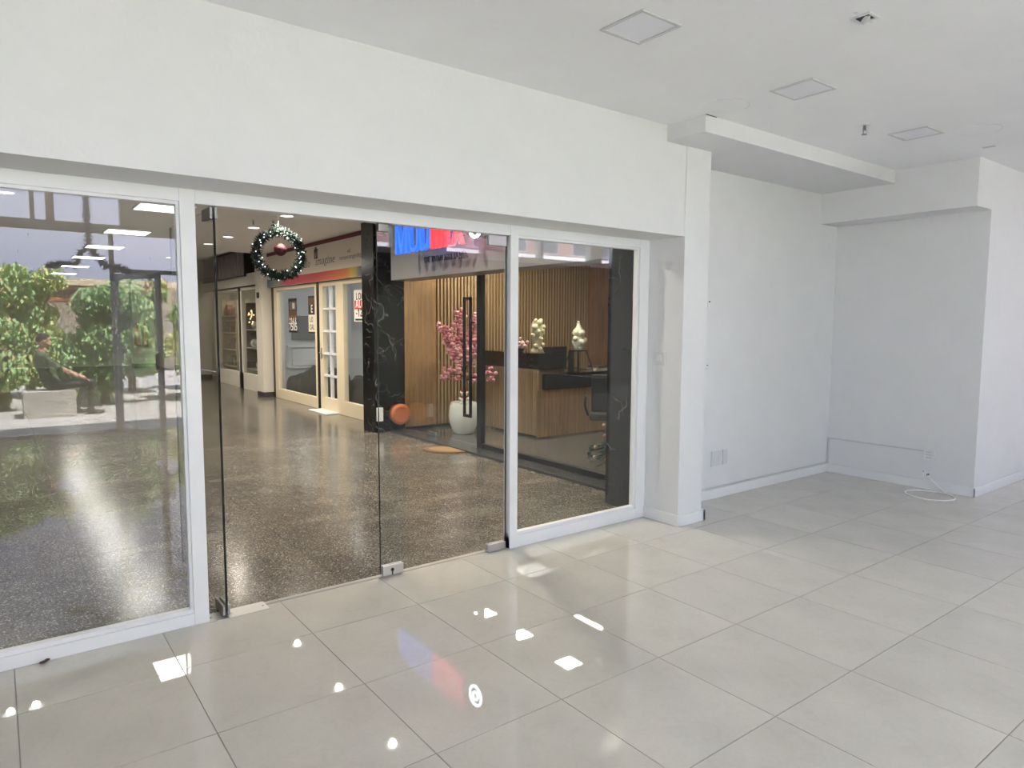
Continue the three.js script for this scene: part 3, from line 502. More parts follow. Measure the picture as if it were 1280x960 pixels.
// ------------------------------------------------------------------ cream shop
{
  const x0 = 4.8, x1 = 4.88, sh = sgroup('window_5', 'wide cream framed shop window with dark posters');
  const F = (g, ...a) => mesh('frame', bx(...a, 0.003), M.cream, g);
  F(sh, x0, x1, 0, 2.33, -10.92, -10.72); F(sh, x0, x1, 0, 2.33, -8.6, -8.48); F(sh, x0, x1, 0, 0.2, -10.72, -8.6); F(sh, x0, x1, 2.26, 2.33, -10.72, -8.6);
  mesh('glass', bx(4.836, 4.844, 0.2, 2.26, -10.72, -8.6), M.glass, sh);
  const d = sgroup('door_4', 'cream french door with two columns of small panes');
  F(d, x0, x1, 0, 2.33, -8.38, -8.22); F(d, x0, x1, 0, 2.33, -7.62, -7.5); F(d, x0, x1, 0, 0.24, -8.22, -7.62); F(d, x0, x1, 2.25, 2.33, -8.22, -7.62);
  for (let r = 1; r < 5; r++) mesh('muntin', bx(x0 + 0.01, x1 - 0.01, 0.24 + r * 0.402 - 0.018, 0.24 + r * 0.402 + 0.018, -8.22, -7.62), M.plastic, d);
  mesh('muntin', bx(x0 + 0.01, x1 - 0.01, 0.24, 2.25, -7.935, -7.905), M.plastic, d);
  for (let r = 0; r < 5; r++) for (const [a, b] of [[-8.22, -7.935], [-7.905, -7.62]]) mesh('pane', bx(4.836, 4.844, 0.258 + r * 0.402, 0.624 + r * 0.402, a, b), M.glass, d);
  mesh('handle', [cyl(0.012, 0.012, V(x0, 1.05, -8.3), V(x0 - 0.05, 1.05, -8.3), 10), cyl(0.01, 0.01, V(x0 - 0.05, 1.05, -8.3), V(x0 - 0.05, 1.05, -8.17), 10), bx(x0 - 0.006, x0, 0.94, 1.14, -8.32, -8.28)], M.steelDark, d);
  const w = sgroup('window_6', 'cream framed shop window between the french door and the marble pillar');
  F(w, x0, x1, 0, 2.33, -7.5, -7.3); F(w, x0, x1, 0, 0.24, -7.3, -5.7); F(w, x0, x1, 2.25, 2.33, -7.3, -5.7); F(w, x0, x1, 0, 2.33, -5.75, -5.62);
  mesh('glass', bx(4.836, 4.844, 0.24, 2.25, -7.3, -5.75), M.glass, w);
  struct('trim_post_dark', [bx(4.79, 4.88, 0, 2.36, -8.48, -8.38), bx(4.79, 4.88, 0, 2.36, -11.02, -10.92), bx(4.79, 4.88, 2.33, 2.36, -11, -5.65)], M.black, 'thin black posts and head between the cream shop frames');
  const st = tag(mesh('door_step', bx(4.55, 4.8, 0, 0.02, -8.35, -7.55, 0.004), M.trim), 'flat pale doorstep below the french door', 'doorstep');
  const s = thing('shop_fascia', 'cream fascia board with rainbow stripe and script lettering', 'fascia', [4.72, 0, 0]);
  mesh('board', bx(0, 0.1, 2.34, 3.05, -11.06, -5.66, 0.004), M.fasciaCream, s);
  const stripe = canvas(1024, 64, (c, w, h) => { const g = c.createLinearGradient(0, 0, w, 0); [[0, '#5a6b8a'], [0.12, '#7c8f7a'], [0.22, '#b5485a'], [0.5, '#bb4a50'], [0.66, '#cc6a4a'], [0.76, '#cc7d4c'], [0.8, '#cda650'], [0.83, '#b0a85c'], [0.86, '#6b6f86'], [1, '#5f5f7c']].forEach(([a, b]) => g.addColorStop(a, b)); c.fillStyle = g; c.fillRect(0, 0, w, h); });
  const panelFace = (x, y0, y1, z0, z1) => new THREE.PlaneGeometry(z1 - z0, y1 - y0).rotateY(-Math.PI / 2).translate(x, (y0 + y1) / 2, (z0 + z1) / 2);
  mesh('rainbow_stripe', panelFace(-0.002, 2.34, 2.5, -11.05, -5.68), std({ map: stripe, roughness: 0.55 }), s);
  const top = canvas(512, 16, (c, w, h) => { c.fillStyle = '#6d2a36'; c.fillRect(0, 0, w, h); c.fillStyle = '#2e3150'; c.fillRect(w * 0.86, 0, w, h); });
  mesh('top_stripe', panelFace(-0.002, 2.98, 3.05, -11.05, -5.68), std({ map: top, roughness: 0.55 }), s);
  const words = canvas(1024, 128, (c, w, h) => {
    c.fillStyle = '#d9cfbf'; c.fillRect(0, 0, w, h); c.fillStyle = '#4a4038'; c.font = 'italic 44px serif'; c.fillText('estilo', 360, 96); c.fillText('imagine', 520, 92);
    c.font = '22px sans-serif'; c.fillText('ad', 790, 62); c.fillText('temporangeli@g', 730, 88);
    c.fillStyle = '#3a332e'; c.fillRect(512, 16, 34, 46); c.beginPath(); c.arc(529, 14, 8, 0, 7); c.fill(); c.fillStyle = '#8a8378'; c.beginPath(); c.ellipse(524, 46, 8, 15, 0, 0, 7); c.fill(); c.fillStyle = '#c8beb0'; c.fillRect(538, 26, 3, 30);
  });
  mesh('lettering', panelFace(-0.0015, 2.5, 2.98, -11.05, -5.68), std({ map: words, roughness: 0.6 }), s);
  // posters on the window
  const poster = (name, label, z0, z1, y0, y1, draw, px = 128) => {
    const t = canvas(px, Math.round(px * (y1 - y0) / (z1 - z0)), draw);
    const o = tag(mesh(name, [new THREE.PlaneGeometry(z1 - z0, y1 - y0).rotateY(-Math.PI / 2).translate(4.83, (y0 + y1) / 2, (z0 + z1) / 2)], std({ map: t, roughness: 0.6 })), label, 'poster'); return o;
  };
  poster('poster', 'tall black poster with photo, gold band and number 7505', -10.1, -9.62, 1.4, 2.08, (c, w, h) => { c.fillStyle = '#141210'; c.fillRect(0, 0, w, h); c.fillStyle = '#57534c'; c.fillRect(14, 16, w - 30, h * 0.26); c.fillStyle = '#b9b4a8'; c.fillRect(60, 24, 36, 30); c.fillStyle = '#6b4f30'; c.fillRect(0, h * 0.37, w, h * 0.19); c.fillStyle = '#2a1e14'; c.font = 'bold 38px sans-serif'; c.fillText('VENDE', 2, h * 0.5); c.fillStyle = '#e8e4dc'; c.font = 'bold 44px sans-serif'; c.fillText('114.8', 8, h * 0.74); c.font = 'bold 56px sans-serif'; c.fillText('7505', 4, h * 0.94); });
  poster('poster', 'narrow dark and cream poster beside the cream post', -9.0, -8.62, 1.4, 2.1, (c, w, h) => { c.fillStyle = '#2a2018'; c.fillRect(0, 0, w, h * 0.5); c.fillStyle = '#5c4638'; c.fillRect(10, 10, w, h * 0.2); c.fillStyle = '#ece6d6'; c.font = 'bold 70px sans-serif'; c.fillText('E', 40, h * 0.45); c.fillStyle = '#d9d2bc'; c.fillRect(0, h * 0.5, w, h * 0.46); c.fillStyle = '#4a4436'; c.font = 'bold 46px sans-serif'; c.fillText('LO', 20, h * 0.7); c.fillText('CAL', 16, h * 0.9); });
  poster('poster', 'white poster with a red band lettered ALQ near the marble pillar', -6.92, -6.3, 1.62, 2.14, (c, w, h) => { c.fillStyle = '#e9e3d6'; c.fillRect(0, 0, w, h); c.fillStyle = '#3a362f'; c.font = 'bold 34px sans-serif'; c.fillText('LOCAL', 14, 34); c.fillStyle = '#c83a2c'; c.fillRect(4, h * 0.33, w, h * 0.28); c.fillStyle = '#fff'; c.font = 'bold 38px sans-serif'; c.fillText('ALQ', 12, h * 0.56); c.fillStyle = '#222'; c.fillText('-122', 14, h * 0.84); c.fillRect(8, h * 0.91, w - 16, 6); });
  // inside: white stockroom with dark sacks and a grey board
  struct('wall_stockroom', [bx(6.6, 6.7, 0, 3.06, -11.2, -5.4), bx(4.9, 9.9, 0, 3.06, -5.66, -5.4), bx(4.9, 9.9, 0, 3.5, -11.25, -11.02)], M.whiteWall, 'white inner walls of the cream shop');
  struct('floor_stockroom', bx(FX, 9.9, -0.1, 0, -25, -5.4), M.shopFloor, 'grey floor inside the farther shops');
  tag(mesh('wall_board', bx(5.2, 5.72, 1.22, 1.75, -11.02, -10.98, 0.008), std({ color: lin(0.22, 0.23, 0.23), roughness: 0.5 })), 'grey notice board hanging inside the cream shop', 'board');
  tag(mesh('wall_panel', [bx(5.1, 6.5, 1.06, 1.1, -11.02, -10.98), bx(5.1, 6.5, 0.6, 0.64, -11.02, -10.98), bx(5.2, 6.4, 0.66, 1.03, -11.02, -11.0, 0.006)], M.trim), 'white low panel moulding below the grey board', 'panel');
  const sack = (label, x, z, w, h, d) => { const g = new THREE.SphereGeometry(1, 20, 14), p = g.attributes.position; for (let i = 0; i < p.count; i++) { const k = 1 + 0.13 * Math.sin(p.getX(i) * 6 + z) * Math.cos(p.getZ(i) * 5 + x); p.setXYZ(i, p.getX(i) * k, Math.max(p.getY(i) * k, -0.7), p.getZ(i) * k); } g.scale(w, h, d).translate(0, h * 0.7, 0); g.computeVertexNormals(); const m = mesh('sack', g, std({ color: lin(0.05, 0.048, 0.045), roughness: 0.8 })); m.position.set(x, 0, z); tag(m, label, 'sack'); };
  sack('broad dark sack on the floor behind the wide cream window', 5.22, -10.5, 0.3, 0.3, 0.42); sack('tall dark sack slumped near the cream post', 5.2, -9.65, 0.28, 0.42, 0.34);
  sack('dark sack behind the french door', 5.2, -8.6, 0.28, 0.42, 0.36); sack('low dark sack behind the window with the white poster', 5.25, -7.55, 0.32, 0.38, 0.42);
}
// cream pillar and the far shop
{
  let t = thing('corridor_pillar', 'cream square pillar with dark skirting beside the cream shop', 'pillar', [4.6, 0, -11.5]);
  mesh('shaft', bx(0, 0.3, 0.1, 3.5, 0, 0.42, 0.004), M.creamWall, t); mesh('skirting', bx(-0.01, 0.3, 0, 0.1, -0.01, 0.43), M.skirt, t); mesh('alarm', [bx(-0.03, 0, 2.12, 2.24, 0.16, 0.26, 0.006)], M.dark, t);
  t = thing('corridor_pillar', 'cream square pillar with dark skirting beyond the far shop', 'pillar', [4.6, 0, -17.6]);
  mesh('shaft', bx(0, 0.4, 0.1, 3.5, 0, 0.5, 0.004), M.creamWall, t); mesh('skirting', bx(-0.01, 0.4, 0, 0.1, -0.01, 0.51), M.skirt, t); mesh('alarm', bx(-0.03, 0, 2.15, 2.28, 0.2, 0.3, 0.006), M.dark, t);
  struct('wall_far_shop', [bx(4.75, 4.95, 2.45, 2.72, -17.1, -11.5), bx(4.95, 5.05, 2.6, 3.5, -17.1, -11.5), bx(4.75, 9.9, 0, 3.5, -25, -17.6)], M.creamWall, 'cream wall band above the far shop doors');
  t = thing('air_conditioner', 'wide grey ribbed air conditioning unit above the far shop doors', 'air conditioner', [4.72, 2.66, -16.6]);
  const grey = std({ color: lin(0.32, 0.29, 0.265), roughness: 0.55 });
  mesh('casing', bx(0.02, 0.25, 0.03, 0.6, 0, 3.9, 0.01), grey, t); for (let i = 0; i < 16; i++) mesh('rib', bx(0, 0.02, 0.05, 0.58, 0.08 + i * 0.24, 0.22 + i * 0.24, 0.004), grey, t);
  mesh('frame', [bx(-0.01, 0.25, 0, 0.03, -0.03, 3.95), bx(-0.01, 0.25, 0.6, 0.63, -0.03, 3.95), bx(-0.01, 0.25, 0, 0.63, 3.9, 3.95)], M.black, t);
  const sw = (name, label, z0, z1) => { const w = sgroup(name, label); mesh('frame', [bx(4.82, 4.9, 0, 0.38, z0, z1), bx(4.82, 4.9, 2.36, 2.42, z0, z1), bx(4.82, 4.9, 0, 2.4, z0, z0 + 0.09), bx(4.82, 4.9, 0, 2.4, z1 - 0.12, z1)], M.creamWall, w); mesh('glass', bx(4.856, 4.864, 0.38, 2.36, z0 + 0.09, z1 - 0.12), M.glass, w); mesh('post', bx(4.8, 4.92, 0, 2.45, z1, z1 + 0.1), M.black, w); mesh('head', bx(4.8, 4.92, 2.42, 2.46, z0, z1), M.black, w); };
  sw('window_7', 'far shop glass panel with warm shelves behind', -15.9, -13.55); sw('window_8', 'far shop glass panel with white globes behind', -13.45, -11.6);
  struct('wall_far_rear', bx(7.5, 7.6, 0, 3.5, -17.6, -11.25), M.whiteWall, 'rear wall of the far shop');
  t = thing('display_cabinet', 'brown display cabinet with globes inside the far shop', 'cabinet', [5.1, 0, -13.5]);
  const brown = std({ color: lin(0.12, 0.08, 0.06), roughness: 0.6 });
  mesh('back', bx(0.3, 0.34, 0.4, 2.1, -0.5, 0.5), brown, t); for (const y of [0.42, 0.95, 1.4, 2.08]) mesh('shelf', bx(0, 0.34, y, y + 0.03, -0.5, 0.5), M.trim, t); for (const z of [-0.5, 0.47]) mesh('side', bx(0, 0.34, 0.4, 2.1, z, z + 0.03), brown, t);
  const globe = std({ color: lin(0.85, 0.83, 0.78), roughness: 0.3 });
  for (const [y, z] of [[0.98, -0.3], [0.98, 0.05], [0.98, 0.34], [1.43, -0.2], [1.43, 0.26], [0.45, 0.1]]) tag(mesh('globe_ornament', sph(0.1, 5.24, y + 0.1, -13.5 + z), globe), 'white globe ornament on the ' + (y > 1 ? 'upper' : y > 0.6 ? 'middle' : 'bottom') + ' shelf of the brown far shop cabinet', 'ornament', 'white globes in the far shop');
  t = thing('light_string', 'string of tiny warm lights on the far shop cabinet', 'string lights', [5.08, 1.5, -13.5]);
  const ls = []; for (let i = 0; i < 14; i++) ls.push(sph(0.016, 0, 0.05 + rnd() * 0.5, rr(-0.25, 0.25), 8, 6)); mesh('bulb', ls, std({ color: 0x000000, emissive: lin(1, 0.7, 0.3), emissiveIntensity: 4 }), t);
  t = thing('goods_shelf', 'warm lit shelf of small boxes in the far shop', 'shelf', [5.1, 0, -15.6]);
  for (const y of [0.4, 0.85, 1.3, 1.75]) mesh('board', bx(0, 0.35, y, y + 0.03, -0.7, 0.7), M.cream, t); for (const z of [-0.7, 0.67]) mesh('side', bx(0, 0.35, 0, 2.2, z, z + 0.03), M.cream, t);
  for (let i = 0; i < 20; i++) { const y = [0.43, 0.88, 1.33, 1.78][i % 4], z = -0.6 + Math.floor(i / 4) * 0.26; tag(mesh('goods_box', bx(5.2, 5.35, y, y + rr(0.15, 0.32), -15.6 + z, -15.6 + z + 0.16, 0.006), std({ color: lin(rr(0.3, 0.6), rr(0.2, 0.4), rr(0.12, 0.25)), roughness: 0.6 })), 'small coloured box on the ' + ['lowest', 'second lowest', 'second highest', 'highest'][i % 4] + ' board of the warm shelf', 'box', 'boxes on the far shop shelf'); }
  t = thing('corridor_pillar', 'cream pillar holding red fire extinguishers at the corridor end', 'pillar', [4.0, 0, -24.4]);
  mesh('shaft', bx(0, 0.7, 0.1, 3.06, 0, 0.5, 0.004), M.creamWall, t); mesh('skirting', bx(-0.01, 0.71, 0, 0.1, -0.01, 0.51), M.skirt, t);
  for (const dx of [0.12, 0.36]) { const e = thing('fire_extinguisher', 'red fire extinguisher hung on the pillar at the corridor end', 'extinguisher', [4.0 + dx, 0.75, -23.78], 0, 'extinguishers at the corridor end'); mesh('cylinder', lathe([[0.001, 0], [0.09, 0], [0.095, 0.05], [0.095, 0.6], [0.05, 0.7], [0.03, 0.72], [0.001, 0.72]], 20), std({ color: lin(0.5, 0.03, 0.03), roughness: 0.35 }), e); mesh('valve', [cyl(0.02, 0.02, V(0, 0.72, 0), V(0, 0.8, 0), 10), bx(-0.02, 0.1, 0.8, 0.82, -0.015, 0.015)], M.black, e); mesh('hose', tube([[0.03, 0.76, 0], [0.12, 0.7, 0.02], [0.12, 0.4, 0.03]], 0.012, 16), M.black, e); }
}

// ------------------------------------------------------------------ corridor lamps
function downlight(x, z, y, power, label, group, shade = lin(1, 0.9, 0.76)) {
  const t = thing('downlight', label, 'downlight', [x, y, z], 0, group);
  mesh('rim', lathe([[0.08, 0], [0.085, -0.006], [0.097, -0.004], [0.1, 0]], 24), M.plastic, t);
  mesh('lamp', lathe([[0.001, -0.003], [0.08, -0.003]], 24), M.glow, t);
  const l = new THREE.SpotLight(shade, power, 0, 1.35, 0.6, 2); l.position.set(0, -0.03, 0); l.target.position.set(0, -2, 0); l.castShadow = true; l.shadow.radius = 2; t.add(l, l.target);
}
[[-1.25, 'just outside the closed glass door'], [-2.68, 'facing the lit letters'], [-4.15, 'between the lit letters and the wreath'], [-5.65, 'directly beside the wreath cord'], [-7.15, 'facing the french door'], [-8.6, 'facing the black posters'], [-9.95, 'near the cream pillar'], [-13.4, 'facing the far shop']].forEach(([z, where]) => downlight(3.3, z, 3.055, 12, 'round lit downlight in the corridor ceiling ' + where, 'round downlights along the corridor'));
for (const x of [-0.05, 0.2]) downlight(x, -5.95, 3.055, 5, 'small round lit downlight of the pair above the corridor middle', 'pair of downlights over the corridor middle');
function panelLamp(x, y, z, w, d, power, label, group, c = lin(1, 0.93, 0.82), glow = M.glowWhite) {
  const t = thing('ceiling_lamp', label, 'ceiling light', [x, y, z], 0, group);
  mesh('frame', [bx(-w / 2 - 0.02, w / 2 + 0.02, -0.02, 0, -d / 2 - 0.02, -d / 2), bx(-w / 2 - 0.02, w / 2 + 0.02, -0.02, 0, d / 2, d / 2 + 0.02), bx(-w / 2 - 0.02, -w / 2, -0.02, 0, -d / 2, d / 2), bx(w / 2, w / 2 + 0.02, -0.02, 0, -d / 2, d / 2)], M.plastic, t);
  mesh('diffuser', bx(-w / 2, w / 2, -0.014, 0, -d / 2, d / 2), glow, t);
  const l = new THREE.RectAreaLight(c, power, w, d); l.position.set(0, -0.03, 0); l.rotation.x = -Math.PI / 2; t.add(l);
}
[-5.95, -8.9, -11.7, -14.45, -17.6, -21].forEach((z, i) => panelLamp(1.82, 3.055, z, 0.6, 0.6, 12, ['first', 'second', 'third', 'fourth', 'fifth', 'sixth'][i] + ' lit square corridor lamp counted from the shopfront', 'square lamps along the corridor'));
for (const z of [-4.58, -3.68, -2.65]) panelLamp(5.87, 2.9, z, 0.26, 0.26, 130, 'small lit square shop lamp ' + (z < -4 ? 'above the blossom tree' : z < -3 ? 'above the counter corner' : 'above the dark floor before the desk'), 'square lamps in the slatted shop', lin(1, 0.88, 0.7), M.glowWhite);
panelLamp(6.95, 2.9, -3.4, 0.1, 0.6, 60, 'lit yellowish strip lamp over the reception desk', undefined, lin(1, 0.82, 0.5), std({ color: 0x000000, emissive: lin(1, 0.85, 0.5), emissiveIntensity: 7 }));
panelLamp(5.7, 3.055, -9.4, 0.6, 0.6, 9, 'lit lamp inside the cream shop behind the wide window', undefined, lin(0.9, 0.95, 1));
panelLamp(5.7, 3.055, -7.0, 0.6, 0.6, 9, 'lit lamp inside the cream shop behind the french door', undefined, lin(0.9, 0.95, 1));
panelLamp(5.8, 3.4, -14.6, 0.5, 0.9, 16, 'lit warm lamp over the goods shelf in the far shop', undefined, lin(1, 0.85, 0.62));
sprinkler(3.04, 3.055, -6.3, 'dark pendant fire sprinkler on the corridor ceiling near the wreath');
sprinkler(2.89, 3.055, -13.4, 'dark pendant fire sprinkler far along the corridor ceiling'); sprinkler(0.54, 3.055, -9.97, 'dark pendant fire sprinkler over the corridor middle'); sprinkler(0.49, 3.055, -13.4, 'dark pendant fire sprinkler beyond the one over the corridor middle');

// ------------------------------------------------------------------ Christmas wreath and garland
function needleTube(curve, n, R, r, len) {
  const out = []; for (let i = 0; i < n; i++) { const k = i / n, q = curve.getPointAt(k), d = V(rr(-1, 1), rr(-1, 1), rr(-1, 1)).normalize(), g = new THREE.ConeGeometry(r, len * rr(0.6, 1.3), 4); g.translate(0, len / 2 + R * 0.3, 0); g.applyQuaternion(new THREE.Quaternion().setFromUnitVectors(V(0, 1, 0), d)); out.push(g.translate(q.x, q.y, q.z)); } return out;
}
const fir = std({ color: lin(0.008, 0.022, 0.016), roughness: 0.85 });
{
  const t = thing('christmas_wreath', 'dark green Christmas wreath dotted with white lights hanging in the corridor', 'wreath', [3.215, 2.54, -5.77], -0.32);
  class Ring extends THREE.Curve { getPoint(k, o = new THREE.Vector3()) { const a = k * Math.PI * 2; return o.set(Math.cos(a) * 0.295, Math.sin(a) * 0.3, 0); } }
  const c = new Ring();
  mesh('ring', new THREE.TorusGeometry(0.297, 0.042, 8, 40), fir, t); mesh('needles', needleTube(c, 1300, 0.03, 0.013, 0.095), fir, t).userData.kind = 'stuff';
  const bl = []; for (let i = 0; i < 36; i++) { const q = c.getPoint(rnd()), s = 0.062; bl.push(sph(0.0085, q.x + rr(-s, s), q.y + rr(-s, s), 0.055 + rr(-0.02, 0.03), 8, 6)); }
  mesh('lights', bl, std({ color: 0x000000, emissive: lin(0.9, 0.95, 1), emissiveIntensity: 2.2 }), t).userData.kind = 'stuff';
  mesh('bauble', sph(0.085, 0.02, 0.06, 0.02, 24, 18), std({ color: lin(0.07, 0.008, 0.012), roughness: 0.7 }), t);
  mesh('bow', needleTube(new THREE.LineCurve3(V(-0.05, 0.42, 0), V(0.02, 0.28, 0.02)), 60, 0.02, 0.01, 0.07), fir, t);
  mesh('cord', [cyl(0.004, 0.004, V(0, 0.3, 0), V(0, 0.515, 0), 6), cyl(0.004, 0.004, V(0.02, 0.28, 0.02), V(0.02, 0.1, 0.02), 6)], M.cream, t);
  const g = thing('tinsel_garland', 'dark blue forked tinsel garland mirrored in the left pane', 'garland', [1.08, 2.6, 7.0]);
  const tin = std({ color: lin(0.1, 0.2, 0.42), roughness: 0.6 });
  for (const pts of [[[0, 0.8, 0], [0, 0.4, 0], [0, 0, 0]], [[0, 0, 0], [-0.1, -0.1, 0], [-0.15, -0.25, 0], [-0.3, -0.24, 0], [-0.48, -0.28, 0]], [[0, 0, 0], [0.1, -0.12, 0], [0.2, -0.25, 0], [0.34, -0.26, 0], [0.48, -0.32, 0]]]) {
    const c2 = new THREE.CatmullRomCurve3(pts.map((q) => V(...q))); const b = mesh('strand', new THREE.TubeGeometry(c2, 20, 0.022, 6), tin, g); mesh('tinsel', needleTube(c2, 260, 0.02, 0.011, 0.075), tin, b).userData.kind = 'stuff';
  }
}

// ------------------------------------------------------------------ behind the photographer: street glazing, mirrored in the panes, plus bays added for light
{
  const z = BACK + 0.06, w = sgroup('window_9', 'tall street window in slim white frames behind the photographer, right bays added for light');
  const fr = (...a) => mesh('frame', bx(...a, 0.003), M.frame, w);
  fr(ROOM_L, 1.41, 0, 0.05, z - 0.03, z + 0.03); fr(ROOM_L, 2.35, 2.84, 2.88, z - 0.03, z + 0.03); fr(1.38, 1.44, 0, 2.86, z - 0.035, z + 0.035); fr(2.29, 2.35, 0, 2.86, z - 0.035, z + 0.035); fr(-0.85, -0.8, 0, 2.86, z - 0.03, z + 0.03); fr(1.44, 2.29, 2.3, 2.36, z - 0.03, z + 0.03);
  for (const [a, b] of [[ROOM_L, -0.85], [-0.8, 1.38]]) mesh('glass', bx(a, b, 0.05, 2.84, z - 0.003, z + 0.003), M.glass, w);
  for (const a of [2.35, 3.8, 5.25]) fr(a, a + 0.05, 0.1, 2.86, z - 0.03, z + 0.03);  // unseen extra bays, added so daylight reaches the alcove
  for (const [a, b] of [[2.4, 3.8], [3.85, 5.25]]) mesh('glass', bx(a, b, 0.1, 2.86, z - 0.003, z + 0.003), M.glass, w);
  mesh('glass', bx(ROOM_L, ROOM_R, 2.94, 3.44, z - 0.003, z + 0.003), M.glass, w);
  const d = sgroup('door_5', 'white framed glass street door standing open into the shop');
  const q = (...a) => mesh('frame', bx(...a, 0.003), M.frame, d);
  q(0, 0.88, 0.01, 0.07, -0.02, 0.02); q(0, 0.88, 2.2, 2.28, -0.02, 0.02); q(0, 0.05, 0.01, 2.28, -0.02, 0.02); q(0.8, 0.88, 0.01, 2.28, -0.02, 0.02);
  mesh('glass', bx(0.05, 0.8, 0.07, 2.2, -0.003, 0.003), M.glass, d); mesh('handle', [cyl(0.014, 0.014, V(0.84, 0.95, -0.06), V(0.84, 1.15, -0.06)), bx(0.82, 0.86, 0.9, 1.2, -0.045, -0.02, 0.004)], M.steelDark, d);
  d.position.set(1.43, 0, BACK - 0.01); d.rotation.y = Math.atan2(0.76, 0.45);
  const s = sgroup('window_10', 'wide street window in the right side wall');
  mesh('glass', bx(ROOM_R + 0.097, ROOM_R + 0.103, 0.12, 2.6, 4.2, 6.9), M.glass, s);
  for (const zz of [4.2, 5.5, 6.84]) mesh('frame', bx(ROOM_R + 0.06, ROOM_R + 0.14, 0.12, 2.6, zz, zz + 0.06), M.frame, s);
}
// street outside
struct('ground_street', [bx(-40, 60, -0.3, -0.03, BACK + 0.18, 70), bx(ROOM_R + 0.2, 60, -0.3, -0.03, -30, BACK + 0.18)], std({ map: rep(tPave, 0.5), roughness: 0.9 }), 'pale street paving outside');
function tree(label, x, z, h, r, low, tones, n, group) {
  const t = thing('street_tree', label, 'tree', [x, -0.03, z], 0, group);
  mesh('trunk', [cyl(0.09, 0.05, V(0, 0, 0), V(0.05, h * 0.6, 0)), cyl(0.05, 0.02, V(0.05, h * 0.45, 0), V(r * 0.5, h * 0.75, 0.1)), cyl(0.05, 0.02, V(0.05, h * 0.45, 0), V(-r * 0.5, h * 0.8, -0.1))], std({ color: lin(0.12, 0.09, 0.06), roughness: 0.95 }), t);
  const pos = [], colr = [], q = new THREE.Quaternion(), c = new THREE.Color();
  const clumps = []; for (let i = 0; i < 30; i++) { const a = rnd() * 6.28, e = rr(0.1, 1); clumps.push([Math.cos(a) * r * e * 0.75, low + (h - low) * rr(0.06, 0.9), Math.sin(a) * r * e * 0.75, rr(0.28, 0.5) * r, Math.floor(rnd() * tones.length)]); }
  for (let i = 0; i < n; i++) {
    const [cx, cy, cz, cr, ti] = clumps[i % 30], d = V(rr(-1, 1), rr(-1, 1), rr(-1, 1)); if (d.length() > 1) { i--; continue; }
    const s = rr(0.035, 0.075), o = V(cx + d.x * cr, cy + d.y * cr * 0.85, cz + d.z * cr); q.setFromUnitVectors(V(0, 1, 0), V(rr(-1, 1), rr(0.2, 1.2), rr(-1, 1)).normalize());
    c.copy(tones[rnd() < 0.55 ? ti : Math.floor(rnd() * tones.length)]).lerp(new THREE.Color(0.3, 0.33, 0.24), 0.3).multiplyScalar(rr(1.1, 1.8));
    const P = [V(-s * 0.5, 0, 0), V(0, 0, s * 1.3), V(s * 0.5, 0, 0), V(0, 0, -s * 1.1)].map((v) => v.applyQuaternion(q).add(o));
    for (const k of [0, 1, 2, 0, 2, 3]) { pos.push(P[k].x, P[k].y, P[k].z); colr.push(c.r, c.g, c.b); }
  }
  const g = new THREE.BufferGeometry(); g.setAttribute('position', new THREE.Float32BufferAttribute(pos, 3)); g.setAttribute('color', new THREE.Float32BufferAttribute(colr, 3)); g.computeVertexNormals();
  g.setAttribute('uv', new THREE.Float32BufferAttribute(new Float32Array(pos.length / 3 * 2), 2));
  mesh('foliage', g, leafMat, t).userData.kind = 'stuff';
}
const leafMat = phy({ vertexColors: true, roughness: 0.7, side: THREE.DoubleSide, transmission: 0.3, thickness: 0 });
const G = [lin(0.2, 0.36, 0.08), lin(0.12, 0.26, 0.06), lin(0.3, 0.42, 0.12), lin(0.09, 0.2, 0.07)], Y = [lin(0.3, 0.4, 0.1), lin(0.42, 0.4, 0.1), lin(0.16, 0.3, 0.08)], O = [lin(0.16, 0.3, 0.08), lin(0.42, 0.24, 0.07), lin(0.22, 0.36, 0.09), lin(0.4, 0.38, 0.1), lin(0.2, 0.34, 0.1)];
const grp = 'leafy bushes across the street';
const spots = [];
for (let i = 0; i < 6; i++) spots.push([-4.4 + i * 2.05, 11.95 + 0.12 * (i % 2), 2.35 + 0.1 * ((i * 5) % 3), 0.95, 0.05, [G, Y, O, G, Y, G][i], 12000]);
for (let i = 0; i < 6; i++) spots.push([-3.3 + i * 1.95, 14.3, 2.7 + 0.1 * ((i * 7) % 3), 0.86, 0.15, [G, G, Y, O, G, G][i], 9000]);
for (const [x, z, h, r, low, tn, n] of spots)
  tree(tn === G ? 'deep green leafy bush mirrored in the left pane' : tn === Y ? 'yellow-green leafy bush mirrored in the left pane' : 'green bush with orange leaves mirrored in the left pane', x, z, h, r, low, tn, n, tn === G ? grp : tn === Y ? 'yellow-green bushes across the street' : 'orange-leaved bushes across the street');
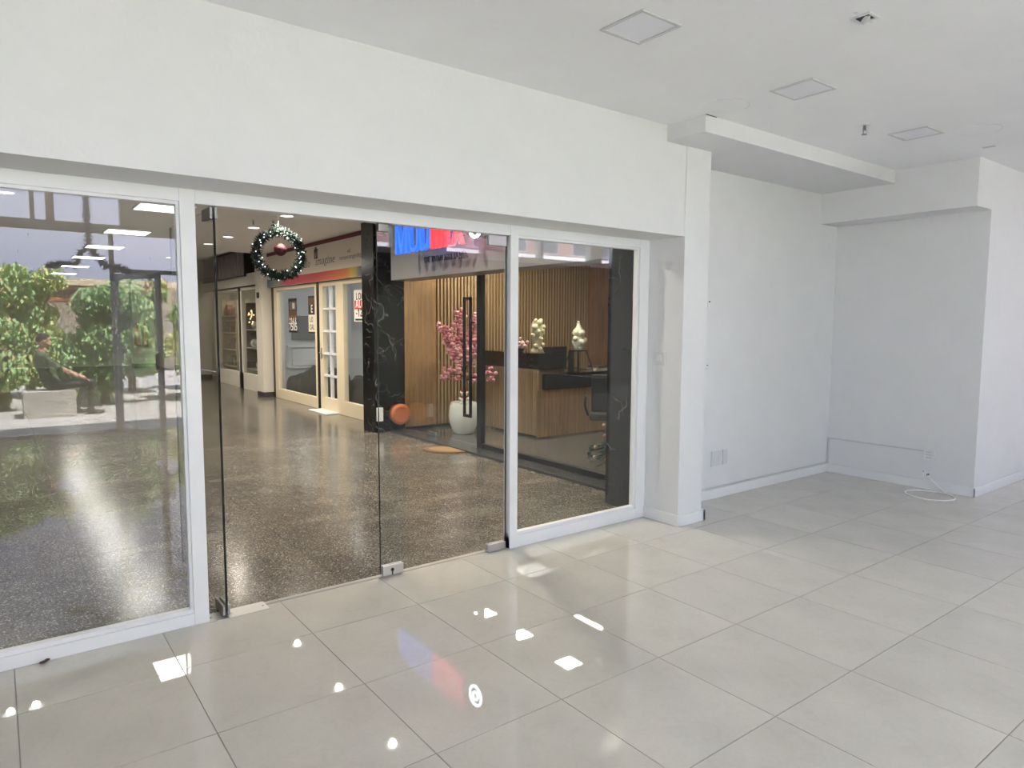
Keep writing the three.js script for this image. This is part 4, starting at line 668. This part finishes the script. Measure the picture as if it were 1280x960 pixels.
{
  const b = thing('apartment_building', 'pink and white apartment block mirrored above the reception counter', 'building', [14, 0, 34]);
  const pink = std({ color: lin(0.55, 0.36, 0.32), roughness: 0.9 }), wht = std({ color: lin(0.75, 0.75, 0.76), roughness: 0.9 }), gl = std({ color: lin(0.12, 0.15, 0.2), roughness: 0.15 });
  mesh('wall', bx(-4, 26, 0, 16, 0, 8), pink, b);
  for (let f = 0; f < 5; f++) { mesh('floor_band', bx(-4.1, 26.1, f * 3 + 2.4, f * 3 + 3.3, -0.9, 0.1), wht, b); for (let k = 0; k < 10; k++) { const w = mesh('window', bx(-3.2 + k * 2.9, -1.6 + k * 2.9, f * 3 + 3.5, f * 3 + 5.1, -0.06, 0.02), wht, b); mesh('pane', bx(-3.1 + k * 2.9, -1.7 + k * 2.9, f * 3 + 3.6, f * 3 + 5.0, -0.08, -0.05), gl, w); } }
  const c = thing('low_building', 'low cream building with awning behind the bushes', 'building', [-3, 0, 22]);
  mesh('wall', bx(0, 9, 0, 2.7, 0, 4), M.creamWall, c); mesh('roof', bx(-0.3, 9.3, 2.7, 2.9, -1.2, 4.2), M.cream, c); mesh('awning', bx(1, 6, 2.2, 2.3, -1.6, 0), M.woodPink, c);
}
// seated person on a low wall, mirrored in the left pane
tag(mesh('bench', [bx(0.35, 1.1, -0.03, 0.42, 10.1, 10.75, 0.01)], std({ map: rep(tPave, 1.2), color: lin(0.8, 0.8, 0.78), roughness: 0.9 })), 'low concrete bench outside with a person sitting on it', 'bench');
{
  function field(bones, c, half, res) {
    const mc = new MarchingCubes(res, new THREE.MeshStandardMaterial(), false, false, 60000); mc.isolation = 0;
    const s = res, h = s / 2, a = new THREE.Vector3(), pa = new THREE.Vector3();
    for (let k = 0; k < s; k++) for (let j = 0; j < s; j++) for (let i = 0; i < s; i++) {
      a.set((i - h) / h * half + c[0], (j - h) / h * half + c[1], (k - h) / h * half + c[2]);
      let d = 9;
      for (const [A, B, ra, rb] of bones) {
        const t = Math.max(0, Math.min(1, pa.subVectors(a, A).dot(B.clone().sub(A)) / Math.max(1e-9, A.distanceToSquared(B)))), q = a.distanceTo(A.clone().lerp(B, t)) - (ra + (rb - ra) * t);
        const kk = Math.min(0.035, ra), m = Math.max(kk - Math.abs(d - q), 0) / kk; d = Math.min(d, q) - m * m * kk * 0.25;
      }
      mc.field[i + j * s + k * s * s] = -d;
    }
    mc.update(); const n = mc.count, g = new THREE.BufferGeometry();
    const p = new Float32Array(mc.positionArray.slice(0, n * 3)); for (let i = 0; i < n; i++) for (let q = 0; q < 3; q++) p[i * 3 + q] = p[i * 3 + q] * half + c[q];
    g.setAttribute('position', new THREE.BufferAttribute(p, 3)); g.setAttribute('normal', new THREE.BufferAttribute(new Float32Array(mc.normalArray.slice(0, n * 3)), 3)); return g;
  }
  const t = thing('person', 'person in dark trousers and dark green top seated on the concrete bench', 'person', [0.78, -0.03, 10.42]);
  const hip = V(0, 0.55, 0), B = (a, b, ra, rb) => [a, b, ra, rb], bones = [];
  const chest = V(-0.12, 0.95, 0), neck = V(-0.13, 1.12, 0), head = V(-0.09, 1.25, 0);
  bones.push(B(V(0, 0.56, -0.07), V(0, 0.56, 0.07), 0.12, 0.12), B(V(-0.02, 0.62, 0), chest, 0.125, 0.14), B(V(-0.12, 1.02, -0.13), V(-0.12, 1.02, 0.13), 0.075, 0.075), B(chest, neck, 0.12, 0.055), B(neck, head, 0.05, 0.06));
  const hands = [];
  for (const [s, kx, ky, fx] of [[1, 0.5, 0.52, 0.36], [-1, 0.58, 0.56, 0.55]]) {
    const h = V(0.02, 0.54, s * 0.1), k = V(kx, ky, s * 0.14), a = V(fx, 0.09, s * 0.14), sho = V(-0.12, 1.03, s * 0.18), el = V(0.12, 0.82, s * 0.24), wr = V(0.4, 0.68, s * 0.17);
    bones.push(B(h, k, 0.095, 0.06), B(k, a, 0.062, 0.042), B(a, V(fx - 0.03, 0.05, s * 0.14), 0.045, 0.042), B(V(fx - 0.03, 0.045, s * 0.14), V(fx + 0.17, 0.035, s * 0.15), 0.043, 0.034), B(sho, el, 0.058, 0.045), B(el, wr, 0.042, 0.028));
    hands.push([wr, s]);
  }
  const body = field(bones, [0.2, 0.66, 0], 0.75, 84);
  const hd = field([B(V(-0.1, 1.28, 0), V(-0.085, 1.33, 0), 0.085, 0.09), B(V(-0.03, 1.24, 0), V(-0.05, 1.26, 0), 0.045, 0.05), B(V(0.005, 1.28, 0), V(0.012, 1.265, 0), 0.012, 0.014), B(V(-0.09, 1.27, 0.085), V(-0.09, 1.3, 0.09), 0.014, 0.016), B(V(-0.09, 1.27, -0.085), V(-0.09, 1.3, -0.09), 0.014, 0.016), B(V(-0.1, 1.14, 0), V(-0.1, 1.24, 0), 0.05, 0.055)], [-0.08, 1.27, 0], 0.17, 48);
  const hg = hands.map(([w, s]) => { const bn = [B(w, V(w.x + 0.07, w.y - 0.035, w.z), 0.026, 0.03)]; for (let f = 0; f < 4; f++) { const zz = w.z + (f - 1.5) * 0.02, l = [0.06, 0.07, 0.066, 0.05][f], p0 = V(w.x + 0.075, w.y - 0.035, zz), p1 = V(p0.x + l * 0.6, p0.y - 0.02, zz), p2 = V(p1.x + l * 0.35, p1.y - l * 0.6, zz); bn.push(B(p0, p1, 0.0095, 0.009), B(p1, p2, 0.009, 0.0075)); } bn.push(B(V(w.x + 0.03, w.y - 0.02, w.z - s * 0.02), V(w.x + 0.075, w.y - 0.035, w.z - s * 0.06), 0.011, 0.009)); return field(bn, [w.x + 0.06, w.y - 0.04, w.z], 0.14, 44); });
  const paint = (g, f) => { const p = g.attributes.position, c = new Float32Array(p.count * 3); for (let i = 0; i < p.count; i++) { const q = f(p.getX(i), p.getY(i), p.getZ(i)); c.set(q, i * 3); } g.setAttribute('color', new THREE.BufferAttribute(c, 3)); return g; };
  const skin = [0.5, 0.3, 0.2], trou = [0.03, 0.035, 0.03], shoe = [0.015, 0.015, 0.015], top = [0.05, 0.08, 0.035];
  paint(body, (x, y, z) => y < 0.085 ? shoe : (y > 1.11 || (x > 0.16 && y > 0.66 && Math.abs(z) > 0.1)) ? skin : (y < 0.63 && x > -0.13) || y < 0.5 ? trou : top);
  paint(hd, () => skin); hg.forEach((g) => paint(g, () => skin));
  mesh('body', [body, hd, ...hg], std({ vertexColors: true, roughness: 0.8 }), t);
  mesh('hair', new THREE.SphereGeometry(0.1, 20, 12, 0, 6.283, 0, 1.75).scale(1.05, 1, 0.98).rotateZ(0.45).translate(-0.1, 1.335, 0), std({ color: lin(0.02, 0.015, 0.012), roughness: 0.9 }), t);
  for (const s of [-1, 1]) mesh('eye', sph(0.009, 0.0, 1.3, s * 0.03, 8, 6), M.dark, t);
}

renderer.render(scene, camera);
